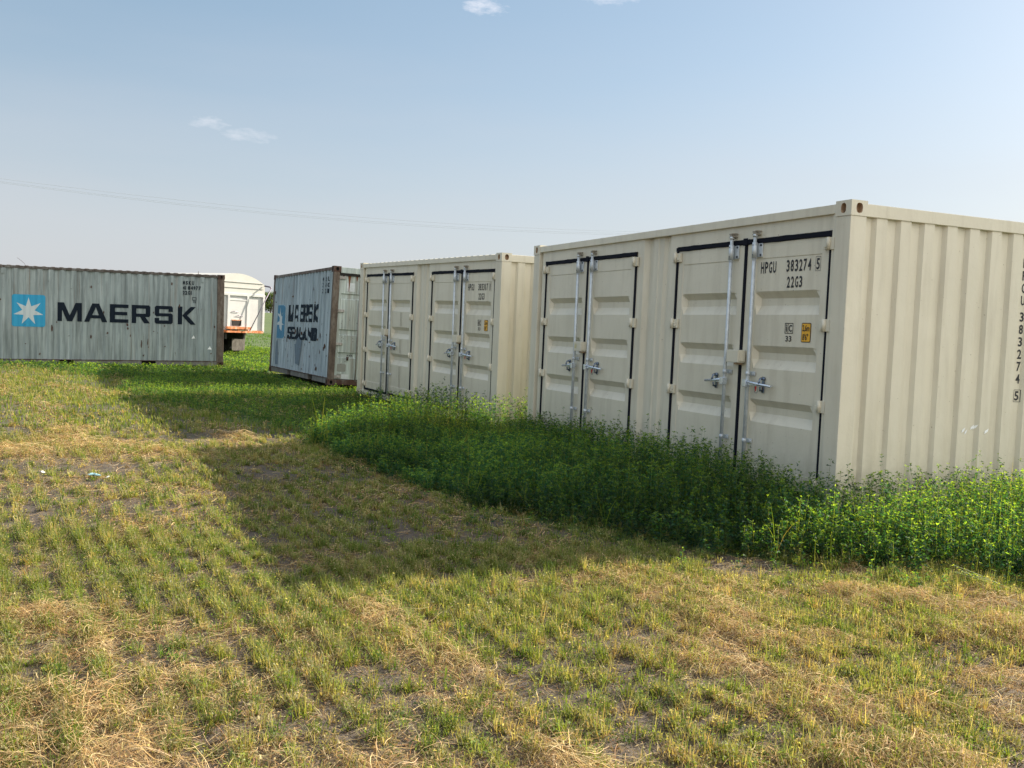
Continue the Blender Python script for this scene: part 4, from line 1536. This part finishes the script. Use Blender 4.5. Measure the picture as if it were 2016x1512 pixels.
def straw(A, n, y0, y1, wscale, lscale, bias):
    x, y = scatter(n, y0, y1)
    hh = hay(x, y)
    k = (rng.random(n) < np.clip(hh * 1.1 + bias, 0, 1)) & ~inside(TALL, x, y)
    x, y, hh = x[k], y[k], hh[k]; n = len(x)
    ln = rng.gamma(3.0, .045, n) * lscale * (.6 + .7 * hh)
    az = rng.uniform(0, 2 * np.pi, n)
    S = 6
    t = np.linspace(0, 1, S + 1)
    bend = rng.normal(0, .55, n); bend2 = rng.normal(0, .9, n)
    wave = rng.uniform(.0, 1, n)
    z0 = hgt(x, y)
    lift = hh ** 1.5 * rng.uniform(.004, .085, n) + rng.uniform(.002, .012, n)
    V = np.zeros((n, S + 1, 2, 3)); C = np.zeros((n, S + 1, 2, 3))
    px_, py_ = x.copy(), y.copy()
    wd = rng.uniform(.0011, .0026, n) * wscale
    col = pick(STRAW, n, .16) * rng.choice([1, 1, .6, .8], n)[:, None]
    tiltv = rng.normal(0, .18, n)
    for s_ in range(S + 1):
        a = az + bend * (t[s_] - .5) + bend2 * (t[s_] - .5) ** 2
        pz = hgt(px_, py_) + lift + .015 * np.sin(wave * 6 + t[s_] * 4) * hh + (t[s_] - .3) * ln * tiltv * .35
        pz = np.maximum(pz, hgt(px_, py_) + .001)
        nx_, ny_ = -np.sin(a), np.cos(a)
        for q in (0, 1):
            sg = (q - .5)
            V[:, s_, q, 0] = px_ + nx_ * wd * sg; V[:, s_, q, 1] = py_ + ny_ * wd * sg; V[:, s_, q, 2] = pz + wd * .35 * sg
            C[:, s_, q] = col
        px_ = px_ + np.cos(a) * ln / S; py_ = py_ + np.sin(a) * ln / S
    idx = np.arange(n)[:, None] * (2 * (S + 1)) + np.arange(S)[None, :] * 2
    F = np.stack([idx, idx + 1, idx + 3, idx + 2], -1).reshape(-1)
    A.add((V.reshape(-1, 3), F, C.reshape(-1, 3)))


def crumbs(A, n, y0, y1, wscale, bias):
    """Curled dry leaf litter and bits of chaff."""
    x, y = scatter(n, y0, y1)
    hh = hay(x, y)
    k = (rng.random(n) < np.clip(hh + bias, 0, 1)) & ~inside(TALL, x, y)
    x, y, hh = x[k], y[k], hh[k]; n = len(x)
    p = np.stack([x, y, hgt(x, y) + rng.uniform(.001, .045, n) * hh + .002], -1)
    sz = rng.uniform(.007, .018, n) * wscale
    c = pick([(.30, .19, .085), (.38, .26, .12), (.22, .13, .06), (.45, .33, .17), (.20, .17, .07), (.26, .24, .09)], n, .2) * (.60 + .50 * np.clip(hh * 2, 0, 1))[:, None]
    A.add(leaflets(p, rng.uniform(0, 6.28, n), rng.normal(0, .5, n), sz, sz * rng.uniform(.3, .7, n), c, .5))


A = Acc()
straw(A, 230000, 2.6, 7.0, .90, .62, .15)
straw(A, 95000, 7.0, 13, 1.6, .9, .13)
straw(A, 36000, 13, 26, 3.2, 1.3, .07)
crumbs(A, 360000, 2.6, 7.0, .95, .48)
crumbs(A, 170000, 7.0, 13, 1.6, .28)
crumbs(A, 70000, 13, 26, 2.8, .25)
tag(A.build('hay', MAT_STRAW), 'dry golden hay and leaf litter lying in loose windrows on the mown field', 'hay', kind='stuff')

# ------------------------------------------------------------------ sprawling cut alfalfa stems by the lower right edge
x0_, y0_ = px2w(1975, 1165); x1_, y1_ = px2w(1870, 1115)
root = empty('sprawling_stem', Matrix.Translation((x0_, y0_, float(hgt(x0_, y0_)))))
tag(root, 'pale leggy alfalfa stems sprawling out of the tall growth at lower right', 'plant')
mb = MB(); lv = []
for k in range(5):
    az = math.pi * (.80 + .1 * rng.normal()); ln = rng.uniform(.25, .42); el = rng.uniform(.15, .45)
    pts = [(math.cos(az) * ln * t + .02 * k, math.sin(az) * ln * t, .02 + ln * el * t - .1 * t * t * ln) for t in np.linspace(0, 1, 6)]
    mb.tube(pts, .0022, 5)
    for t in np.linspace(.2, 1, 9):
        lv.append((math.cos(az) * ln * t + .02 * k, math.sin(az) * ln * t, .02 + ln * el * t - .1 * t * t * ln))
mb.build('stem', mat_simple('pale_stem', (.17, .22, .07), .7), root)
lv = np.repeat(np.array(lv), 3, 0); nl = len(lv)
v_, f_, c_ = leaflets(lv, rng.uniform(0, 6.28, nl), rng.normal(.2, .4, nl), rng.uniform(.012, .022, nl), rng.uniform(.006, .010, nl), pick([(.16, .24, .06), (.2, .25, .08)], nl))
lo = np_mesh('leaves', v_, 4, f_, MAT_LEAF, c_); lo.parent = root

# ------------------------------------------------------------------ litter


def crumple(name, px, py, size, mat, label, cat, seed):
    x, y = px2w(px, py)
    r = np.random.default_rng(seed)
    bm = bmesh.new()
    bmesh.ops.create_icosphere(bm, subdivisions=3, radius=1)
    for v in bm.verts:
        d = v.co.normalized()
        k = 1 + .45 * math.sin(d.x * 5 + seed) * math.cos(d.y * 6 + seed) + .22 * math.sin(d.z * 11 + d.x * 9)
        v.co = Vector((d.x * k * size, d.y * k * size * .7, abs(d.z) * k * size * .35))
    me = bpy.data.meshes.new(name); bm.to_mesh(me); bm.free(); me.materials.append(mat)
    o = bpy.data.objects.new(name, me); COL.objects.link(o)
    o.location = (x, y, float(hgt(x, y)) + .035); o.rotation_euler = (.3, 0, seed)
    return tag(o, label, cat)


crumple('plastic_scrap', 185, 944, .048, mat_simple('pale_blue_plastic', (.42, .66, .72), .35, 0, .25, 60), 'crumpled pale blue plastic scrap on the mown ground', 'litter', 3)
crumple('paper_scrap', 213, 944, .020, M['white'], 'small white scrap just right of the blue plastic', 'litter', 5)
crumple('paper_scrap', 84, 931, .022, M['white'], 'small white scrap lying left of the blue plastic', 'litter', 8)

# ------------------------------------------------------------------ grain truck
TD = 38.0


def at_depth(px, py, depth):
    d = np.array(sky_dir(px, py)); return d * (depth / d[1])


tc_ = at_depth(466, 655, TD)
nrm = Vector((.80, -.60, 0)).normalized()                 # rear face looks this way
yaw_t = math.atan2(-nrm.x, nrm.y) + math.pi                # local +y runs forward, away from the rear face
Rt = Matrix.Rotation(math.atan2(-nrm.y, -nrm.x) - math.pi / 2, 4, 'Z')
tz = float(hgt(tc_[0], tc_[1]))
truck = empty('grain_truck', Matrix.Translation((tc_[0], tc_[1], tz)) @ Rt)
tag(truck, 'white grain truck with arched cover and rusty orange rear sill seen between the grey containers', 'truck')
twhite = NT('truck_white_paint')
n_ = twhite.noise(2.5, 6, .6, twhite.coord())
n2_ = twhite.noise(9, 6, .7, twhite.coord((1, 1, .3)))
cw = twhite.ramp(n_, [(.35, (.44, .44, .45)), (.7, (.54, .535, .53))])
cw = twhite.mix(twhite.ramp(n2_, [(.62, g1(0)), (.74, g1(.55))]), cw, (.36, .27, .19))
twhite.set(Base_Color=cw, Roughness=.5)
TW = twhite.m
TO = mat_rust('orange_sill_paint', (.25, .09, .04), (.60, .20, .07), (.75, .55, .40))
TC = mat_simple('white_tarp', (.47, .465, .44), .7, 0, .05, 3)
TDK = mat_simple('dark_chassis', (.03, .028, .026), .8, 0, .4, 10)
TRB = mat_simple('tyre_rubber', (.018, .018, .018), .85, 0, .2, 10)
TFL = mat_rust('muddy_flap', (.07, .062, .055), (.13, .115, .10), (.24, .22, .20))
TPU = mat_simple('dull_steel_rod', (.16, .14, .18), .5, .5)
hw, z_lo = 1.24, 0.0
eye = CAM_H - tz


def tzc(py):          # height above the truck's ground for an image row near x=466
    return at_depth(466, py, TD)[2] + CAM_H - tz


zb_, zt_ = tzc(650), tzc(579)      # floor and top of the box wall
zs_, za_ = tzc(558), tzc(538)      # shoulder of the cover, top of the arch
LB = 5.2
b = MB()
b.box((-hw, .03, zb_), (hw, LB, zt_), .01)
body = b.build('box_body', TW, truck)
for x in (-hw - .04, hw - .01):
    for y in np.linspace(.0, LB - .1, 7):
        MB().box((x, y, zb_ - .05), (x + .05, y + .09, zt_ + .01), .005).build('side_stake', TW, body)
MB().box((-hw - .03, -.03, zt_ - .06), (hw + .03, .05, zt_ + .03), .006).build('top_beam', TW, body)
for x0 in (-hw, -.47, .41, hw - .09):
    MB().box((x0, -.035, zb_), (x0 + .09, .03, zt_ - .06), .006).build('rear_post', TW, body)
g_ = MB()
g_.box((-.38, -.010, zb_ + .02), (.41, .028, zt_ - .20), .004)
g_.box((-.38, -.025, zt_ - .24), (.41, .005, zt_ - .19), .004)
gate = g_.build('tail_gate', TW, truck)
zc0, zc1 = tzc(641), tzc(631)
MB().box((-.24, -.040, zc0), (.17, -.012, zc1), .003).build('grain_chute', M['darkhole'], gate)
MB().box((-.26, -.032, zc1), (.19, -.011, zc1 + .03), .003).build('chute_frame', TO, gate)
for (x, z) in ((-.30, (zb_ + zt_) / 2), (-.1, (zb_ + zt_) / 2 - .15)):
    MB().tube([(x, -.03, z), (x + .15, -.05, z + .03), (x + .33, -.03, z - .01)], .010, 6).build('latch', TPU, gate)
# arched cover
n = 16
poly = []
for k in range(n + 1):
    x = -hw - .03 + (2 * hw + .06) * k / n
    u = x / (hw + .03)
    poly.append((x, zs_ + (za_ - zs_) * (1 - abs(u) ** 2.0)))
poly = [(-hw - .03, zt_)] + poly + [(hw + .03, zt_)]
b = MB(); b.prism([(x, z) for x, z in poly], 'y', .02, LB)
cov = b.build('tarp_cover', TC, truck)
mat_seam = mat_simple('tarp_seam', (.36, .35, .33), .7)
for fz in (.45, .85):
    z = zt_ + (zs_ - zt_) * fz + .12 * fz
    MB().box((-hw + .06, -.004, z), (hw - .06, .016, z + .015)).build('seam', mat_seam, cov)
# crank rod hanging from the cover corner
cr_ = MB()
cr_.tube([(hw - .02, -.02, zs_ - .02), (hw + .03, -.26, zs_ - .05), (hw + .06, -.32, zs_ - .10)], .030, 8)
cr_.tube([(hw + .06, -.32, zs_ - .10), (.40, -.24, zb_ - .02)], .018, 8)
cr_.build('tarp_crank', TPU, truck)
# orange sill, bumper frame
MB().box((.48, -.02, tzc(655)), (hw - .01, .06, zb_), .01).build('rear_sill', TO, truck)
MB().box((-hw, -.02, tzc(655)), (-.48, .06, zb_), .01).build('rear_sill', TO, truck)
bf = MB()
bf.box((-.55, -.16, tzc(648)), (.55, -.04, tzc(643)), .008)
bf.box((-.55, -.12, tzc(655)), (.50, .02, tzc(651)), .008)
for x in (-.35, 0, .35): bf.box((x - .04, -.12, tzc(651)), (x + .04, -.06, tzc(648)))
bf.build('rear_bumper', TO, truck)
# chassis, wheels, mud flaps
for x in (-.45, .37):
    MB().box((x, .1, tzc(668)), (x + .09, LB + 1.6, zb_ - .02), .01).build('chassis_rail', TDK, truck)
MB().box((-.9, 1.55, .42), (.9, 1.70, .58), .02).build('axle', TDK, truck)
for x in (-1.0, -.68, .68, 1.0):
    w_ = MB()
    prof = [(-.13, .36), (-.14, .47), (-.10, .51), (.10, .51), (.14, .47), (.13, .36), (.08, .30), (-.08, .30)]
    vs = []
    ns = 28
    for k in range(ns):
        a = 2 * math.pi * k / ns
        vs.append([w_.bm.verts.new((x + px_, 1.62 + r_ * math.cos(a), .50 + r_ * math.sin(a))) for px_, r_ in prof])
    for k in range(ns):
        for j in range(len(prof)):
            w_.bm.faces.new([vs[k][j], vs[(k + 1) % ns][j], vs[(k + 1) % ns][(j + 1) % len(prof)], vs[k][(j + 1) % len(prof)]])
    wh = w_.build('wheel', TRB, truck)
    MB().tube([(x - .06, 1.62, .50), (x + .06, 1.62, .50)], .30, 20).build('rim', TDK, wh)
for x in (-1.13, .52):
    fl = MB()
    o_ = rrect(x, x + .61, tzc(692), tzc(660), .09)
    fl.prism(o_, 'y', .93, .955)
    fm = fl.build('mud_flap', TFL, truck)
    MB().box((x - .02, .90, tzc(661)), (x + .63, .99, tzc(656)), .005).build('flap_bracket', TDK, fm)
# cab, standing behind the grey container
cb = MB()
cb.prism([(LB + .15, .85), (LB + 1.75, .85), (LB + 1.85, 1.75), (LB + 1.45, 2.55), (LB + .20, 2.60)], 'x', -1.05, 1.05)
cb.prism([(LB + 1.75, .75), (LB + 2.9, .75), (LB + 2.95, 1.55), (LB + 1.80, 1.70)], 'x', -.85, .85)
cab = cb.build('cab', TW, truck)
MB().prism([(LB + 1.872, 1.80), (LB + 1.892, 1.80), (LB + 1.51, 2.50), (LB + 1.49, 2.50)], 'x', -.9, .9).build('windscreen', mat_simple('dark_glass', (.02, .03, .035), .08), cab)
for x in (-1.0, 1.0):
    MB().tube([(x - .12, LB + 2.2, .50), (x + .12, LB + 2.2, .50)], .50, 24).build('wheel', TRB, truck)

# ------------------------------------------------------------------ power line
pole_m = mat_simple('weathered_wood_pole', (.20, .15, .11), .85, 0, .2, 6)
wire_m = mat_simple('grey_wire', (.34, .37, .41), .6)
WP = {}
obs = [[(0, 352), (350, 392.5), (821, 436.5), (1300, 457)], [(0, 357.5), (350, 399.6), (821, 442.5), (1240, 459.5)], [(0, 360), (350, 402), (821, 445.5), (1220, 462)]]
P0, P1 = np.array([-40.0, 70.0]), np.array([14.0, 96.0])        # plan line of the wires
dl = (P1 - P0)


def on_line(px, py, off):
    d = np.array(sky_dir(px, py))
    q = P0 + off * np.array([-dl[1], dl[0]]) / np.linalg.norm(dl)
    A_ = np.array([[d[0], -dl[0]], [d[1], -dl[1]]])
    s_, t_ = np.linalg.solve(A_, q)
    return t_, CAM_H + d[2] * s_


pl = empty('power_line', Matrix.Translation((P0[0], P0[1], 0)))
tag(pl, 'thin power line wires crossing the sky behind the containers', 'power line')
T0, T1 = -.55, 1.45
ends = {}
for j, (ob, off) in enumerate(zip(obs, (.0, .9, 1.6))):
    tt, zz = zip(*[on_line(a, b_, off) for a, b_ in ob])
    cf = np.polyfit(tt, zz, 2)
    pts = []
    for t_ in np.linspace(T0, T1, 40):
        q = P0 + t_ * dl + off * np.array([-dl[1], dl[0]]) / np.linalg.norm(dl) - P0
        pts.append((q[0], q[1], float(np.polyval(cf, t_))))
    ends[j] = (pts[0], pts[-1])
    MB().tube(pts, .008, 5).build('wire', wire_m, pl)
for e in (0, 1):
    q = P0 + (T0, T1)[e] * dl
    gz = float(hgt(q[0], q[1]))
    zt = max(ends[j][e][2] for j in range(3))
    pr = empty('utility_pole', Matrix.Translation((q[0], q[1], gz)))
    tag(pr, 'wooden utility pole carrying the wires, ' + ('beyond the left container', 'hidden behind the front beige container')[e], 'utility pole', 'utility poles')
    MB().tube([(0, 0, -.3), (0, 0, zt - gz + .4)], .14, 10, rads=[.17, .11]).build('pole', pole_m, pr)
    MB().box((-1.0, -.06, zt - gz - .35), (1.0, .06, zt - gz - .22), .01).build('cross_arm', pole_m, pr)

# ------------------------------------------------------------------ far trees


def tree(x, y, h, seed, label):
    r = np.random.default_rng(seed)
    z = float(hgt(x, y))
    rt = empty('broadleaf_tree', Matrix.Translation((x, y, z)))
    tag(rt, label, 'tree', 'trees on the far field edge')
    tm = MB()
    tm.tube([(0, 0, -.2), (.1, 0, h * .3), (.05, .1, h * .75)], .2, 8, rads=[.26, .2, .08])
    for k in range(6):
        a = r.uniform(0, 6.28)
        tm.tube([(.08, 0, h * (.25 + .07 * k)), (math.cos(a) * h * .2, math.sin(a) * h * .2, h * (.45 + .07 * k))], .08, 6, rads=[.09, .03])
    tm.build('trunk', pole_m, rt)
    n = 4200
    blobs = [(r.normal(0, h * .22), r.normal(0, h * .22), h * r.uniform(.12, .84), h * r.uniform(.15, .25)) for _ in range(20)]
    bi = r.integers(0, len(blobs), n)
    B_ = np.array(blobs)[bi]
    d = r.normal(0, 1, (n, 3)); d /= np.linalg.norm(d, axis=1)[:, None]
    rad = B_[:, 3] * r.uniform(.5, 1.05, n)
    p = B_[:, :3] + d * rad[:, None] * np.array([1, 1, .85])
    p[:, 2] = np.maximum(p[:, 2], .04 * h)
    sz = r.uniform(.18, .42, n) * h / 7
    c = np.array([(.040, .075, .022), (.055, .095, .028), (.032, .060, .020)])[r.integers(0, 3, n)] * (.75 + .5 * r.random((len(blobs), 1)))[bi]
    v_, f_, c_ = leaflets(p, r.uniform(0, 6.28, n), r.normal(0, .8, n), sz, sz * .75, c)
    cr = np_mesh('crown', v_, 4, f_, MAT_LEAF, c_); cr.parent = rt


HX = [(-91, 'far tree left of the gap beside the grain truck'), (-86, 'far tree just right of the grain truck cover'), (-80.5, 'rounded far tree against the corner of the blue grey container'),
      (-75.5, 'far tree partly behind the blue grey container'), (-70, 'far tree behind the blue grey container'), (-101, 'far tree behind the grain truck'), (-60, 'second far tree behind the blue grey container'),
      (-110, 'far tree behind the right end of the left container')]
for k, (x, lb) in enumerate(HX):
    tree(x + rng.normal(0, .8), 318 + rng.normal(0, 4), 6.6 + rng.uniform(-.7, .8), 100 + k, lb)
